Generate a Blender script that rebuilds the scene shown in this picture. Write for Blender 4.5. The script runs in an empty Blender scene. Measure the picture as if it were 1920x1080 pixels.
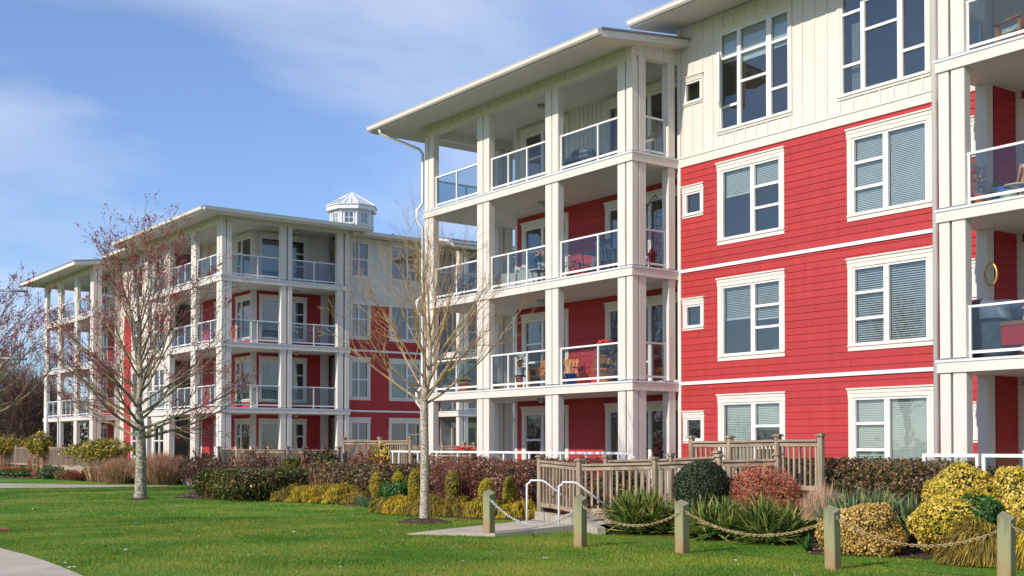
import bpy, math, random
import numpy as np
from mathutils import Vector, Matrix
R = math.radians
random.seed(7)
rng = np.random.default_rng(7)
scene = bpy.context.scene
col = scene.collection

# ---------------------------------------------------------------- camera
YAW, PIT = R(36.87), R(1.122)
FPX, CYP, CAMZ = 2211.95, 791.5, 1.65
cd = bpy.data.cameras.new('camera')
cam = bpy.data.objects.new('camera', cd); col.objects.link(cam)
cd.sensor_width = 36; cd.lens = FPX / 1920 * 36; cd.shift_y = (CYP - 540) / 1920
cd.clip_start = 0.1; cd.clip_end = 3000
cam.location = (0, 0, CAMZ); cam.rotation_euler = (R(90) + PIT, 0, -YAW)
scene.camera = cam
FW = np.array([math.sin(YAW)*math.cos(PIT), math.cos(YAW)*math.cos(PIT), math.sin(PIT)])
RT = np.array([math.cos(YAW), -math.sin(YAW), 0.0]); UP = np.cross(RT, FW)
CAM = np.array([0, 0, CAMZ])
def ray(x, y): return FW + RT*(x-960)/FPX + UP*(CYP-y)/FPX
def onX(x, y, X): r = ray(x, y); return CAM + r*X/r[0]
def onY(x, y, Y): r = ray(x, y); return CAM + r*Y/r[1]
def onG(x, y, z=0.0): r = ray(x, y); return CAM + r*(z-CAMZ)/r[2]

# ---------------------------------------------------------------- sun + sky
LDIR = Vector((1.0, 0.11, -0.62)).normalized()
sd = bpy.data.lights.new('sun', 'SUN'); sun = bpy.data.objects.new('sun', sd); col.objects.link(sun)
sd.energy = 4.8; sd.angle = R(0.5); sd.color = (1.0, 0.91, 0.79)
sun.rotation_euler = LDIR.to_track_quat('-Z', 'Y').to_euler()
S = -LDIR
w = bpy.data.worlds.new('World'); scene.world = w; w.use_nodes = True
nt = w.node_tree; N = nt.nodes; L = nt.links
for n in list(N): N.remove(n)
out = N.new('ShaderNodeOutputWorld'); bg = N.new('ShaderNodeBackground'); bg.inputs[1].default_value = 0.11
sky = N.new('ShaderNodeTexSky'); sky.sky_type = 'NISHITA'; sky.sun_disc = False
sky.sun_elevation = math.asin(S.z); sky.sun_rotation = math.atan2(S.x, S.y)
sky.air_density = 1.0; sky.dust_density = 0.4; sky.ozone_density = 2.0
tc = N.new('ShaderNodeTexCoord'); sep = N.new('ShaderNodeSeparateXYZ'); L.new(tc.outputs['Generated'], sep.inputs[0])
def mth(op, a, b=None):
    m = N.new('ShaderNodeMath'); m.operation = op
    for i, v in enumerate((a, b)):
        if v is None: continue
        if isinstance(v, (int, float)): m.inputs[i].default_value = v
        else: L.new(v, m.inputs[i])
    return m.outputs[0]
zz = mth('ADD', mth('MAXIMUM', sep.outputs[2], 0.0), 0.16)
cb = N.new('ShaderNodeCombineXYZ'); L.new(mth('DIVIDE', sep.outputs[0], zz), cb.inputs[0]); L.new(mth('DIVIDE', sep.outputs[1], zz), cb.inputs[1])
mp = N.new('ShaderNodeMapping'); mp.inputs['Rotation'].default_value = (0, 0, 0.9); mp.inputs['Scale'].default_value = (0.55, 1.0, 1); mp.inputs['Location'].default_value = (2.1, 0.75, 0)
L.new(cb.outputs[0], mp.inputs[0])
n1 = N.new('ShaderNodeTexNoise'); n1.inputs['Scale'].default_value = 1.15; n1.inputs['Detail'].default_value = 5; n1.inputs['Roughness'].default_value = 0.5; n1.inputs['Distortion'].default_value = 0.3
L.new(mp.outputs[0], n1.inputs[0])
cr = N.new('ShaderNodeValToRGB'); cr.color_ramp.elements[0].position = 0.46; cr.color_ramp.elements[1].position = 0.66
cr.color_ramp.elements[0].color = (0, 0, 0, 1); cr.color_ramp.elements[1].color = (1, 1, 1, 1)
L.new(n1.outputs[0], cr.inputs[0])
mx = N.new('ShaderNodeMix'); mx.data_type = 'RGBA'
L.new(mth('ADD', mth('MULTIPLY', cr.outputs[0], 0.72), 0.12), mx.inputs['Factor'])
tint = N.new('ShaderNodeMix'); tint.data_type = 'RGBA'; tint.blend_type = 'MULTIPLY'; tint.inputs['Factor'].default_value = 1.0
L.new(sky.outputs[0], tint.inputs['A']); tint.inputs['B'].default_value = (0.95, 1.18, 1.58, 1)
L.new(tint.outputs['Result'], mx.inputs['A']); mx.inputs['B'].default_value = (6.3, 7.2, 9.0, 1)
L.new(mx.outputs['Result'], bg.inputs[0]); L.new(bg.outputs[0], out.inputs[0])
scene.view_settings.view_transform = 'Standard'; scene.view_settings.look = 'None'
scene.view_settings.exposure = 0.0; scene.view_settings.gamma = 1.0
scene.cycles.max_bounces = 8; scene.cycles.transparent_max_bounces = 24
scene.cycles.sample_clamp_indirect = 6

# ---------------------------------------------------------------- materials
def newmat(name):
    m = bpy.data.materials.new(name); m.use_nodes = True
    return m, m.node_tree, m.node_tree.nodes['Principled BSDF']
def noise_mat(name, c1, c2, scale=3.0, rough=0.6, bump=0.0, bscale=60, detail=4, stretch=(1, 1, 1), spec=0.3, metallic=0.0, lo=0.35, hi=0.65):
    m, t, b = newmat(name); n = t.nodes; l = t.links
    g = n.new('ShaderNodeNewGeometry'); mp = n.new('ShaderNodeMapping'); mp.inputs['Scale'].default_value = stretch
    l.new(g.outputs['Position'], mp.inputs[0])
    z = n.new('ShaderNodeTexNoise'); z.inputs['Scale'].default_value = scale; z.inputs['Detail'].default_value = detail
    l.new(mp.outputs[0], z.inputs['Vector'])
    r = n.new('ShaderNodeValToRGB'); r.color_ramp.elements[0].position = lo; r.color_ramp.elements[1].position = hi
    r.color_ramp.elements[0].color = (*c1, 1); r.color_ramp.elements[1].color = (*c2, 1)
    l.new(z.outputs[0], r.inputs[0]); l.new(r.outputs[0], b.inputs['Base Color'])
    b.inputs['Roughness'].default_value = rough; b.inputs['Specular IOR Level'].default_value = spec; b.inputs['Metallic'].default_value = metallic
    if bump:
        z2 = n.new('ShaderNodeTexNoise'); z2.inputs['Scale'].default_value = bscale; z2.inputs['Detail'].default_value = 3
        l.new(mp.outputs[0], z2.inputs['Vector'])
        bp = n.new('ShaderNodeBump'); bp.inputs['Strength'].default_value = bump; bp.inputs['Distance'].default_value = 0.01
        l.new(z2.outputs[0], bp.inputs['Height']); l.new(bp.outputs[0], b.inputs['Normal'])
    return m
def plain(name, c, rough=0.5, spec=0.4, metallic=0.0):
    return noise_mat(name, tuple(x*0.94 for x in c), tuple(min(1, x*1.04) for x in c), 2.5, rough, spec=spec, metallic=metallic)
def weathered(name, c1, c2, rough=0.6):
    # paint with faint vertical rain streaks, grain
    return noise_mat(name, c1, c2, 5.0, rough, 0.12, 90, stretch=(1, 1, 0.18), lo=0.25, hi=0.75)
def leafmat(name, cols, rough=0.5, trans=0.12, ns=2.2, na=1.3):
    m, t, b = newmat(name); n = t.nodes; l = t.links
    g = n.new('ShaderNodeNewGeometry')
    z = n.new('ShaderNodeTexNoise'); z.inputs['Scale'].default_value = ns; z.inputs['Detail'].default_value = 5
    l.new(g.outputs['Position'], z.inputs['Vector'])
    a = n.new('ShaderNodeMath'); a.operation = 'MULTIPLY_ADD'; a.inputs[1].default_value = na; a.inputs[2].default_value = -na/2
    l.new(z.outputs[0], a.inputs[0])
    ad = n.new('ShaderNodeMath'); ad.operation = 'ADD'; l.new(g.outputs['Random Per Island'], ad.inputs[0]); l.new(a.outputs[0], ad.inputs[1]); ad.use_clamp = True
    r = n.new('ShaderNodeValToRGB'); e = r.color_ramp.elements
    k = len(cols)
    while len(e) < k: e.new(0.5)
    for i, c in enumerate(cols): e[i].position = i/(k-1); e[i].color = (*c, 1)
    l.new(ad.outputs[0], r.inputs[0]); l.new(r.outputs[0], b.inputs['Base Color'])
    b.inputs['Roughness'].default_value = rough; b.inputs['Specular IOR Level'].default_value = 0.3
    if trans:
        tr = n.new('ShaderNodeBsdfTranslucent'); l.new(r.outputs[0], tr.inputs[0])
        ms = n.new('ShaderNodeMixShader'); ms.inputs[0].default_value = trans
        l.new(b.outputs[0], ms.inputs[1]); l.new(tr.outputs[0], ms.inputs[2])
        l.new(ms.outputs[0], n['Material Output'].inputs[0])
    return m
def glassmat(name, tint, refl=0.30, gl=(0.9, 0.95, 1.0)):
    m, t, b = newmat(name); n = t.nodes; l = t.links; n.remove(b)
    tr = n.new('ShaderNodeBsdfTransparent'); tr.inputs[0].default_value = (*tint, 1)
    go = n.new('ShaderNodeBsdfGlossy'); go.inputs['Roughness'].default_value = 0.02; go.inputs['Color'].default_value = (*gl, 1)
    # old panes bow slightly
    g = n.new('ShaderNodeNewGeometry'); z = n.new('ShaderNodeTexNoise'); z.inputs['Scale'].default_value = 1.3
    l.new(g.outputs['Position'], z.inputs['Vector']); bp = n.new('ShaderNodeBump'); bp.inputs['Strength'].default_value = 0.25; bp.inputs['Distance'].default_value = 0.02
    l.new(z.outputs[0], bp.inputs['Height']); l.new(bp.outputs[0], go.inputs['Normal'])
    fr = n.new('ShaderNodeFresnel'); fr.inputs['IOR'].default_value = 1.5
    a = n.new('ShaderNodeMath'); a.operation = 'ADD'; a.inputs[1].default_value = refl; a.use_clamp = True; l.new(fr.outputs[0], a.inputs[0])
    ms = n.new('ShaderNodeMixShader'); l.new(a.outputs[0], ms.inputs[0]); l.new(tr.outputs[0], ms.inputs[1]); l.new(go.outputs[0], ms.inputs[2])
    l.new(ms.outputs[0], n['Material Output'].inputs[0])
    return m
def soffitmat(name, c):
    m, t, b = newmat(name); n = t.nodes; l = t.links
    g = n.new('ShaderNodeNewGeometry'); sp = n.new('ShaderNodeSeparateXYZ'); l.new(g.outputs['Position'], sp.inputs[0])
    f = n.new('ShaderNodeMath'); f.operation = 'MULTIPLY'; f.inputs[1].default_value = 7.5; l.new(sp.outputs[0], f.inputs[0])
    fr = n.new('ShaderNodeMath'); fr.operation = 'FRACT'; l.new(f.outputs[0], fr.inputs[0])
    r = n.new('ShaderNodeValToRGB'); r.color_ramp.elements[0].position = 0.0; r.color_ramp.elements[1].position = 0.12
    r.color_ramp.elements[0].color = (c[0]*.72, c[1]*.72, c[2]*.72, 1); r.color_ramp.elements[1].color = (*c, 1)
    l.new(fr.outputs[0], r.inputs[0]); l.new(r.outputs[0], b.inputs['Base Color']); b.inputs['Roughness'].default_value = 0.6
    return m
M = {}
M['cream'] = weathered('cream_siding', (0.63, 0.58, 0.515), (0.69, 0.64, 0.575))
M['post'] = weathered('post_paint', (0.63, 0.575, 0.515), (0.69, 0.64, 0.58))
M['trim'] = weathered('trim_paint', (0.65, 0.60, 0.54), (0.71, 0.66, 0.60))
M['white'] = weathered('white_paint', (0.70, 0.695, 0.68), (0.76, 0.755, 0.74), 0.35)
M['red'] = weathered('red_siding', (0.385, 0.033, 0.036), (0.425, 0.041, 0.042), 0.6)
def board_variation(m, pitch=.167, z0=.1, run=3.66):
    # each lapped board has aged a little differently; boards butt every few metres
    t = m.node_tree; n = t.nodes; l = t.links; b = n['Principled BSDF']; src = b.inputs['Base Color'].links[0].from_socket
    g = n.new('ShaderNodeNewGeometry'); sp = n.new('ShaderNodeSeparateXYZ'); l.new(g.outputs['Position'], sp.inputs[0])
    def mm(op, a, b_=None, c_=None):
        q = n.new('ShaderNodeMath'); q.operation = op
        for i, v in enumerate((a, b_, c_)):
            if v is None: continue
            if isinstance(v, (int, float)): q.inputs[i].default_value = v
            else: l.new(v, q.inputs[i])
        return q.outputs[0]
    row = mm('FLOOR', mm('DIVIDE', mm('SUBTRACT', sp.outputs[2], z0), pitch))
    off = mm('MULTIPLY', mm('FRACT', mm('MULTIPLY', row, .618)), run)
    u = mm('DIVIDE', mm('ADD', mm('ADD', sp.outputs[1], sp.outputs[0]), off), run)
    cell = n.new('ShaderNodeCombineXYZ'); l.new(row, cell.inputs[0]); l.new(mm('FLOOR', u), cell.inputs[1])
    wn = n.new('ShaderNodeTexWhiteNoise'); wn.noise_dimensions = '2D'; l.new(cell.outputs[0], wn.inputs['Vector'])
    joint = mm('LESS_THAN', mm('FRACT', u), .0035)
    v = mm('SUBTRACT', mm('ADD', .93, mm('MULTIPLY', wn.outputs[0], .12)), mm('MULTIPLY', joint, .45))
    hs = n.new('ShaderNodeHueSaturation'); l.new(v, hs.inputs['Value']); l.new(src, hs.inputs['Color']); l.new(hs.outputs[0], b.inputs['Base Color'])
board_variation(M['red'])
M['soffit'] = soffitmat('soffit', (0.58, 0.55, 0.49))
M['roof'] = noise_mat('roof_metal', (0.22, 0.24, 0.26), (0.30, 0.32, 0.35), 3, 0.4, metallic=0.4)
M['flash'] = plain('flashing', (0.62, 0.64, 0.66), 0.35)
M['shoe'] = plain('post_shoe', (0.35, 0.38, 0.42), 0.35, metallic=0.6)
M['glass'] = glassmat('window_glass', (0.66, 0.73, 0.73), 0.13, (0.95, 0.93, 0.88))
M['rglass'] = glassmat('rail_glass', (0.60, 0.69, 0.72), 0.015)
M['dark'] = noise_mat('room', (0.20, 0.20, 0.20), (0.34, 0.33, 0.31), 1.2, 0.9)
M['blind'] = plain('blind_slats', (0.72, 0.75, 0.74), 0.5)
M['shade'] = plain('roller_shade', (0.60, 0.68, 0.66), 0.7)
M['teal'] = plain('teal_blind', (0.06, 0.13, 0.125), 0.7)
M['curtain'] = plain('curtain', (0.55, 0.60, 0.60), 0.8)
M['conc'] = noise_mat('concrete', (0.30, 0.27, 0.215), (0.42, 0.38, 0.31), 6, 0.85, 0.3, 80)
M['walk'] = noise_mat('path_concrete', (0.40, 0.34, 0.275), (0.50, 0.43, 0.35), 1.6, 0.9, 0.4, 140, detail=8)
M['wood'] = noise_mat('grey_wood', (0.19, 0.14, 0.095), (0.44, 0.345, 0.25), 9, 0.85, 0.5, 60, stretch=(1, 1, 0.12))
M['rail_wood'] = noise_mat('rail_wood', (0.22, 0.16, 0.11), (0.40, 0.31, 0.22), 9, 0.85, 0.5, 60, stretch=(1, 0.1, 1))
M['deck'] = plain('deck_floor', (0.36, 0.33, 0.30), 0.8)
M['chain'] = noise_mat('chain_metal', (0.26, 0.16, 0.07), (0.52, 0.40, 0.22), 14, 0.6, metallic=0.1)
M['terra'] = noise_mat('terracotta', (0.55, 0.19, 0.09), (0.68, 0.27, 0.14), 12, 0.8)
M['black'] = plain('black_metal', (0.025, 0.025, 0.03), 0.4)
M['cover'] = noise_mat('bbq_cover', (0.06, 0.08, 0.11), (0.11, 0.14, 0.18), 5, 0.45, 0.6, 8)
M['orange'] = noise_mat('orange_wood', (0.50, 0.17, 0.05), (0.66, 0.27, 0.09), 12, 0.55, stretch=(1, 0.2, 1))
M['sofa'] = plain('cushion', (0.62, 0.57, 0.48), 0.9)
M['blue'] = plain('blue_plastic', (0.03, 0.13, 0.50), 0.35)
M['bluebin'] = plain('pale_blue', (0.12, 0.24, 0.60), 0.5)
M['cushion'] = noise_mat('blue_cushion', (0.08, 0.40, 0.62), (0.72, 0.74, 0.60), 9, 0.9)
M['tub'] = plain('beige_tub', (0.55, 0.49, 0.33), 0.6)
M['sage'] = plain('sage_green', (0.26, 0.34, 0.27), 0.5)
M['redp'] = plain('red_plastic', (0.55, 0.03, 0.04), 0.35)
M['gold'] = plain('gold_ring', (0.60, 0.38, 0.12), 0.35, metallic=0.6)
M['slate'] = plain('slate_grey', (0.10, 0.12, 0.15), 0.4)
M['umb'] = plain('umbrella_cloth', (0.30, 0.27, 0.22), 0.9)
M['lamp'] = plain('lamp_glass', (0.50, 0.48, 0.43), 0.4)
M['yellowpot'] = plain('yellow_glaze', (0.55, 0.42, 0.08), 0.35)
M['greypot'] = plain('grey_pot', (0.35, 0.32, 0.27), 0.8)
M['whitepot'] = plain('white_glaze', (0.70, 0.75, 0.78), 0.3)
M['teak'] = plain('teak', (0.30, 0.13, 0.06), 0.6)
M['purple'] = plain('lantern_red', (0.28, 0.02, 0.05), 0.4)
M['pole'] = plain('galvanised_pole', (0.20, 0.23, 0.26), 0.4, metallic=0.4)

# ---------------------------------------------------------------- object helpers
def tag(o, label=None, cat=None, group=None, kind=None):
    if label: o['label'] = label
    if cat: o['category'] = cat
    if group: o['group'] = group
    if kind: o['kind'] = kind
    return o
def thing(name, loc, label, cat, group=None, rz=0):
    o = bpy.data.objects.new(name, None); col.objects.link(o); o.location = loc; o.rotation_euler = (0, 0, rz); o.empty_display_size = 0.1
    return tag(o, label, cat, group)
class MB:
    def __init__(s): s.v = []; s.f = []; s.m = []; s.mats = []; s.sm = []
    def mi(s, m):
        if m not in s.mats: s.mats.append(m)
        return s.mats.index(m)
    def add(s, vs, fs, m=None, smooth=False):
        b = len(s.v); s.v += [tuple(v) for v in vs]; i = s.mi(m) if m is not None else 0
        for f in fs: s.f.append([b+k for k in f]); s.m.append(i); s.sm.append(smooth)
    def box(s, x0, x1, y0, y1, z0, z1, m=None):
        if x0 > x1: x0, x1 = x1, x0
        if y0 > y1: y0, y1 = y1, y0
        if z0 > z1: z0, z1 = z1, z0
        s.add([(x0,y0,z0),(x1,y0,z0),(x1,y1,z0),(x0,y1,z0),(x0,y0,z1),(x1,y0,z1),(x1,y1,z1),(x0,y1,z1)],
              [(0,3,2,1),(4,5,6,7),(0,1,5,4),(1,2,6,5),(2,3,7,6),(3,0,4,7)], m)
    def bbox(s, x0, x1, y0, y1, z0, z1, m=None, c=0.012):
        # box with chamfered vertical edges
        if x0 > x1: x0, x1 = x1, x0
        if y0 > y1: y0, y1 = y1, y0
        p = [(x0+c,y0),(x1-c,y0),(x1,y0+c),(x1,y1-c),(x1-c,y1),(x0+c,y1),(x0,y1-c),(x0,y0+c)]
        s.add([(a,b,z0) for a,b in p]+[(a,b,z1) for a,b in p], [tuple(range(7,-1,-1)), tuple(range(8,16))]+[(i,(i+1)%8,8+(i+1)%8,8+i) for i in range(8)], m)
    def beam(s, a, b, wd, ht, m=None, upv=(0,0,1)):
        a, b = Vector(a), Vector(b); d = (b-a).normalized(); u = Vector(upv)
        sd = d.cross(u)
        if sd.length < 1e-4: sd = d.cross(Vector((1,0,0)))
        sd.normalize(); u = sd.cross(d); sd *= wd/2; u *= ht/2
        vs = [a-sd-u, a+sd-u, a+sd+u, a-sd+u, b-sd-u, b+sd-u, b+sd+u, b-sd+u]
        s.add(vs, [(0,1,2,3),(7,6,5,4),(0,4,5,1),(1,5,6,2),(2,6,7,3),(3,7,4,0)], m)
    def tube(s, pts, rad, n=8, m=None, cap=True):
        pts = [Vector(p) for p in pts]
        if isinstance(rad, (int, float)): rad = [rad]*len(pts)
        vs = []; prev = None
        for i, p in enumerate(pts):
            d = (pts[min(i+1, len(pts)-1)]-pts[max(i-1, 0)]).normalized()
            if prev is None:
                prev = d.cross(Vector((0.31, 0.17, 1)) if abs(d.z) < 0.9 else Vector((1, 0.2, 0))).normalized()
            u = (prev-d*prev.dot(d)).normalized(); prev = u; w_ = d.cross(u)
            for k in range(n):
                a = 2*math.pi*k/n; vs.append(p+(u*math.cos(a)+w_*math.sin(a))*rad[i])
        fs = []
        for i in range(len(pts)-1):
            for k in range(n): fs.append((i*n+k, i*n+(k+1)%n, (i+1)*n+(k+1)%n, (i+1)*n+k))
        if cap: fs.append(tuple(range(n-1, -1, -1))); fs.append(tuple((len(pts)-1)*n+k for k in range(n)))
        s.add(vs, fs, m, True)
    def lathe(s, prof, n=16, m=None, c=(0,0,0), sx=1, sy=1):
        vs = []; 
        for r, z in prof:
            for k in range(n): a = 2*math.pi*k/n; vs.append((c[0]+r*math.cos(a)*sx, c[1]+r*math.sin(a)*sy, c[2]+z))
        fs = [(i*n+k, i*n+(k+1)%n, (i+1)*n+(k+1)%n, (i+1)*n+k) for i in range(len(prof)-1) for k in range(n)]
        fs.append(tuple(range(n-1, -1, -1))); fs.append(tuple((len(prof)-1)*n+k for k in range(n)))
        s.add(vs, fs, m, True)
    def build(s, name, mat=None, parent=None, loc=None):
        me = bpy.data.meshes.new(name); me.from_pydata(s.v, [], s.f)
        mats = s.mats if s.mats and any(x is not None for x in s.mats) else [mat]
        for m in mats: me.materials.append(m if m is not None else mat)
        me.polygons.foreach_set('material_index', s.m); me.polygons.foreach_set('use_smooth', s.sm); me.update()
        o = bpy.data.objects.new(name, me); col.objects.link(o)
        if loc is not None: o.location = loc
        if parent is not None: o.parent = parent
        return o
def polys(name, V, F, mats, parent=None, mi=None, smooth=False):
    """numpy mesh: V (n,3), F (m,k) all faces the same size"""
    V = np.asarray(V, np.float32); F = np.asarray(F, np.int32); k = F.shape[1]
    me = bpy.data.meshes.new(name); me.vertices.add(len(V)); me.vertices.foreach_set('co', V.ravel())
    me.loops.add(F.size); me.loops.foreach_set('vertex_index', F.ravel())
    me.polygons.add(len(F)); me.polygons.foreach_set('loop_start', np.arange(0, F.size, k, dtype=np.int32))
    for m in mats: me.materials.append(m)
    if mi is not None: me.polygons.foreach_set('material_index', np.asarray(mi, np.int32))
    if smooth: me.polygons.foreach_set('use_smooth', np.ones(len(F), bool))
    me.update(calc_edges=True); me.validate()
    o = bpy.data.objects.new(name, me); col.objects.link(o)
    if parent is not None: o.parent = parent
    return o

# plane frames: 'X' plane faces -X (u = Y), 'Y' plane faces -Y (u = X); w = outwards
def T(pl, c, u, z, w_): return (c-w_, u, z) if pl == 'X' else (u, c-w_, z)
def tbox(mb, pl, c, u0, u1, z0, z1, w0, w1, m=None):
    a = T(pl, c, u0, z0, w0); b = T(pl, c, u1, z1, w1); mb.box(a[0], b[0], a[1], b[1], a[2], b[2], m)
def tquad(mb, pl, c, pts, m=None):
    if pl == 'X': pts = pts[::-1]
    mb.add([T(pl, c, *p) for p in pts], [tuple(range(len(pts)))], m)

def intervals(u0, u1, holes):
    r = [(u0, u1)]
    for a, b in holes:
        q = []
        for s, e in r:
            if b <= s or a >= e: q.append((s, e)); continue
            if a > s: q.append((s, a))
            if b < e: q.append((b, e))
        r = q
    return r
def lap_wall(mb, pl, c, u0, u1, z0, z1, holes, pitch=0.167, m=None):
    """lapped boards: each course leans out 14 mm at its foot; holes = (u0,u1,z0,z1)"""
    zs = {z0, z1}
    k = 0
    while z0+k*pitch < z1: zs.add(round(z0+k*pitch, 5)); k += 1
    for h in holes:
        for z in h[2:4]:
            if z0 < z < z1: zs.add(z)
    zs = sorted(zs)
    for a, b in zip(zs[:-1], zs[1:]):
        if b-a < 1e-4: continue
        mid = (a+b)/2; ci = math.floor((mid-z0)/pitch); cb_ = z0+ci*pitch
        off = lambda z: 0.016*(1-(z-cb_)/pitch)
        hs = [(h[0], h[1]) for h in holes if h[2] < mid < h[3]]
        for s, e in intervals(u0, u1, hs):
            tquad(mb, pl, c, [(s,a,off(a)),(e,a,off(a)),(e,b,off(b)),(s,b,off(b))], m)
            if abs(a-cb_) < 1e-4: tquad(mb, pl, c, [(s,a,0),(e,a,0),(e,a,0.016),(s,a,0.016)], m)
def flat_wall(mb, pl, c, u0, u1, z0, z1, holes, m=None, battens=0, bm=None):
    zs = sorted({z0, z1} | {z for h in holes for z in h[2:4] if z0 < z < z1})
    for a, b in zip(zs[:-1], zs[1:]):
        hs = [(h[0], h[1]) for h in holes if h[2] < (a+b)/2 < h[3]]
        for s, e in intervals(u0, u1, hs): tquad(mb, pl, c, [(s,a,0),(e,a,0),(e,b,0),(s,b,0)], m)
    if battens:
        k = 1
        while u0+k*battens < u1-0.02:
            u = u0+k*battens; k += 1
            for s, e in intervals(z0, z1, [(h[2]-0.02, h[3]+0.02) for h in holes if h[0]-0.12 < u < h[1]+0.12]):
                if e-s > 0.03: tbox(mb, pl, c, u-0.016, u+0.016, s, e, 0, 0.02, bm or m)

def grid_window(parent, pl, c, u0, u1, z0, z1, cols, name='window', flip=False, cover=None, head=True, sill=True, trim=0.13, hh=0.2,
                depth=0.07, fmat=None, tmat=None, blind_to=None, slat=True, room=True, rd=2.2, label=None, gm=None, shadem=None, slatp=0.05, closed=False, rm=.3):
    """opening u0..u1, z0..z1. cols = list of (frac_start, frac_end, [row splits]) seen from the left"""
    fmat = fmat or M['white']; tmat = tmat or M['trim']
    fb = MB(); W = u1-u0; H = z1-z0; f = 0.05
    left = u1 if pl == 'X' else u0; sgn = -1 if pl == 'X' else 1
    U = lambda fr: left+sgn*fr*W
    # jambs and outer frame, set back
    tbox(fb, pl, c, u0, u1, z0, z0+f, -depth, 0.012, fmat); tbox(fb, pl, c, u0, u1, z1-f, z1, -depth, 0.012, fmat)
    tbox(fb, pl, c, u0, u0+f, z0+f, z1-f, -depth, 0.012, fmat); tbox(fb, pl, c, u1-f, u1, z0+f, z1-f, -depth, 0.012, fmat)
    for i, (a, b, rows) in enumerate(cols):
        if i < len(cols)-1:
            x = U((b+cols[i+1][0])/2); hw = max(0.03, abs(cols[i+1][0]-b)*W/2)
            tbox(fb, pl, c, x-hw, x+hw, z0+f, z1-f, -depth, 0.006, fmat)
        ua, ub = sorted((U(a), U(b)))
        for r in rows:
            z = z0+r*H; tbox(fb, pl, c, ua-0.001, ub+0.001, z-0.032, z+0.032, -depth, 0.0, fmat)
    win = fb.build(name, fmat, parent)
    if label: win['label'] = label
    if trim:
        tb = MB(); t = trim
        for a, b in ((u0-t, u0), (u1, u1+t)): tbox(tb, pl, c, a, b, z0-(t if sill else 0), z1, 0.002, 0.03, tmat)
        if sill:
            tbox(tb, pl, c, u0, u1, z0-t, z0, 0.002, 0.03, tmat); tbox(tb, pl, c, u0-t, u1+t, z0-0.03, z0+0.0, 0.031, 0.055, tmat)
        if head:
            tbox(tb, pl, c, u0-t-.01, u1+t+.01, z1, z1+hh*0.5, 0.002, 0.035, tmat)
            tbox(tb, pl, c, u0-t-.01, u1+t+.01, z1+hh*0.5, z1+hh*0.92, 0.002, 0.048, tmat)
            tbox(tb, pl, c, u0-t-.03, u1+t+.03, z1+hh*0.92, z1+hh*1.1, 0.002, 0.075, tmat)
        tb.build('frame', tmat, win)
    pb = MB(); tquad(pb, pl, c, [(u0+f,z0+f,-0.045),(u1-f,z0+f,-0.045),(u1-f,z1-f,-0.045),(u0+f,z1-f,-0.045)], gm or M['glass']); pb.build('pane', M['glass'], win)
    # blinds / shades hang inside
    if cover:
        cb2 = MB(); anyc = False
        for (a, b, lo) in cover:
            ua, ub = sorted((U(a), U(b))); zlo = z0+lo*H
            if slat:
                z = z1-0.06
                while z > zlo:
                    hz_ = slatp*(.40+.08*((u0*7.3+z0*3.1) % 1)) if closed else .010+.008*((u0*5.7+z0*2.3) % 1); tquad(cb2, pl, c, [(ua,z-hz_,-0.09),(ub,z-hz_,-0.09),(ub,z+hz_,-0.112),(ua,z+hz_,-0.112)], M['blind']); z -= slatp
                tbox(cb2, pl, c, ua, ub, zlo-0.02, zlo+0.02, -0.12, -0.09, M['blind'])
            else:
                tquad(cb2, pl, c, [(ua,zlo,-0.1),(ub,zlo,-0.1),(ub,z1-0.03,-0.1),(ua,z1-0.03,-0.1)], shadem or M['shade'])
        cb2.build('blind' if slat else 'shade', M['blind'], win)
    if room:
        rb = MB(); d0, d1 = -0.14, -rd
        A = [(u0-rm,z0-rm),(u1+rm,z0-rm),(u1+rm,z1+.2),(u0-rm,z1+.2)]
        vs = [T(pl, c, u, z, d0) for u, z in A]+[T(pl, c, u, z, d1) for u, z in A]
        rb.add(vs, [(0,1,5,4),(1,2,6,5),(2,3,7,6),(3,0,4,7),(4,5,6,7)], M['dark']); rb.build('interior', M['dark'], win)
    return win
# ---------------------------------------------------------------- building kit
G0 = 0.36           # terrace floor
FL = [0.36, 3.31, 6.26, 9.21]
HS = 2.95
def railing(parent, pl, c, u0, u1, z, mids, post_ends=(True, True), glass=True, h=1.03):
    mb = MB(); m = M['white']
    tbox(mb, pl, c, u0, u1, z+h-0.045, z+h, -0.03, 0.03, m); tbox(mb, pl, c, u0, u1, z+0.10, z+0.155, -0.018, 0.018, m)
    us = []
    if post_ends[0]: us.append(u0+0.03)
    us += list(mids)
    if post_ends[1]: us.append(u1-0.03)
    for u in us: tbox(mb, pl, c, u-0.024, u+0.024, z+0.0, z+h-0.045, -0.024, 0.024, m)
    r = mb.build('railing', m, parent)
    if glass:
        gb = MB(); b = sorted([u0]+list(mids)+[u1])
        for a, e in zip(b[:-1], b[1:]): tquad(gb, pl, c, [(a+.03,z+.155,0.0),(e-.03,z+.155,0.0),(e-.03,z+h-.045,0.0),(a+.03,z+h-.045,0.0)], M['rglass'])
        gb.build('glass_panel', M['rglass'], r)
    return r
def post(parent, x0, x1, y0, y1, z0, z1):
    mb = MB(); mb.bbox(x0, x1, y0, y1, z0+0.035, z1, M['post']); mb.box(x0+.03, x1-.03, y0+.03, y1-.03, z0, z0+0.035, M['shoe'])
    return mb.build('column', M['post'], parent)
FP = [(0,.23),(.28,.57),(3.02,3.28),(3.31,3.59),(6.29,6.58),(6.62,6.91),(9.33,9.61),(9.64,9.85)]
RAILMID = {0: [1.45], 1: [4.55, 5.45], 2: [8.15]}
BAYS = [(0.57,3.02),(3.59,6.29),(6.91,9.33)]
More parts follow.
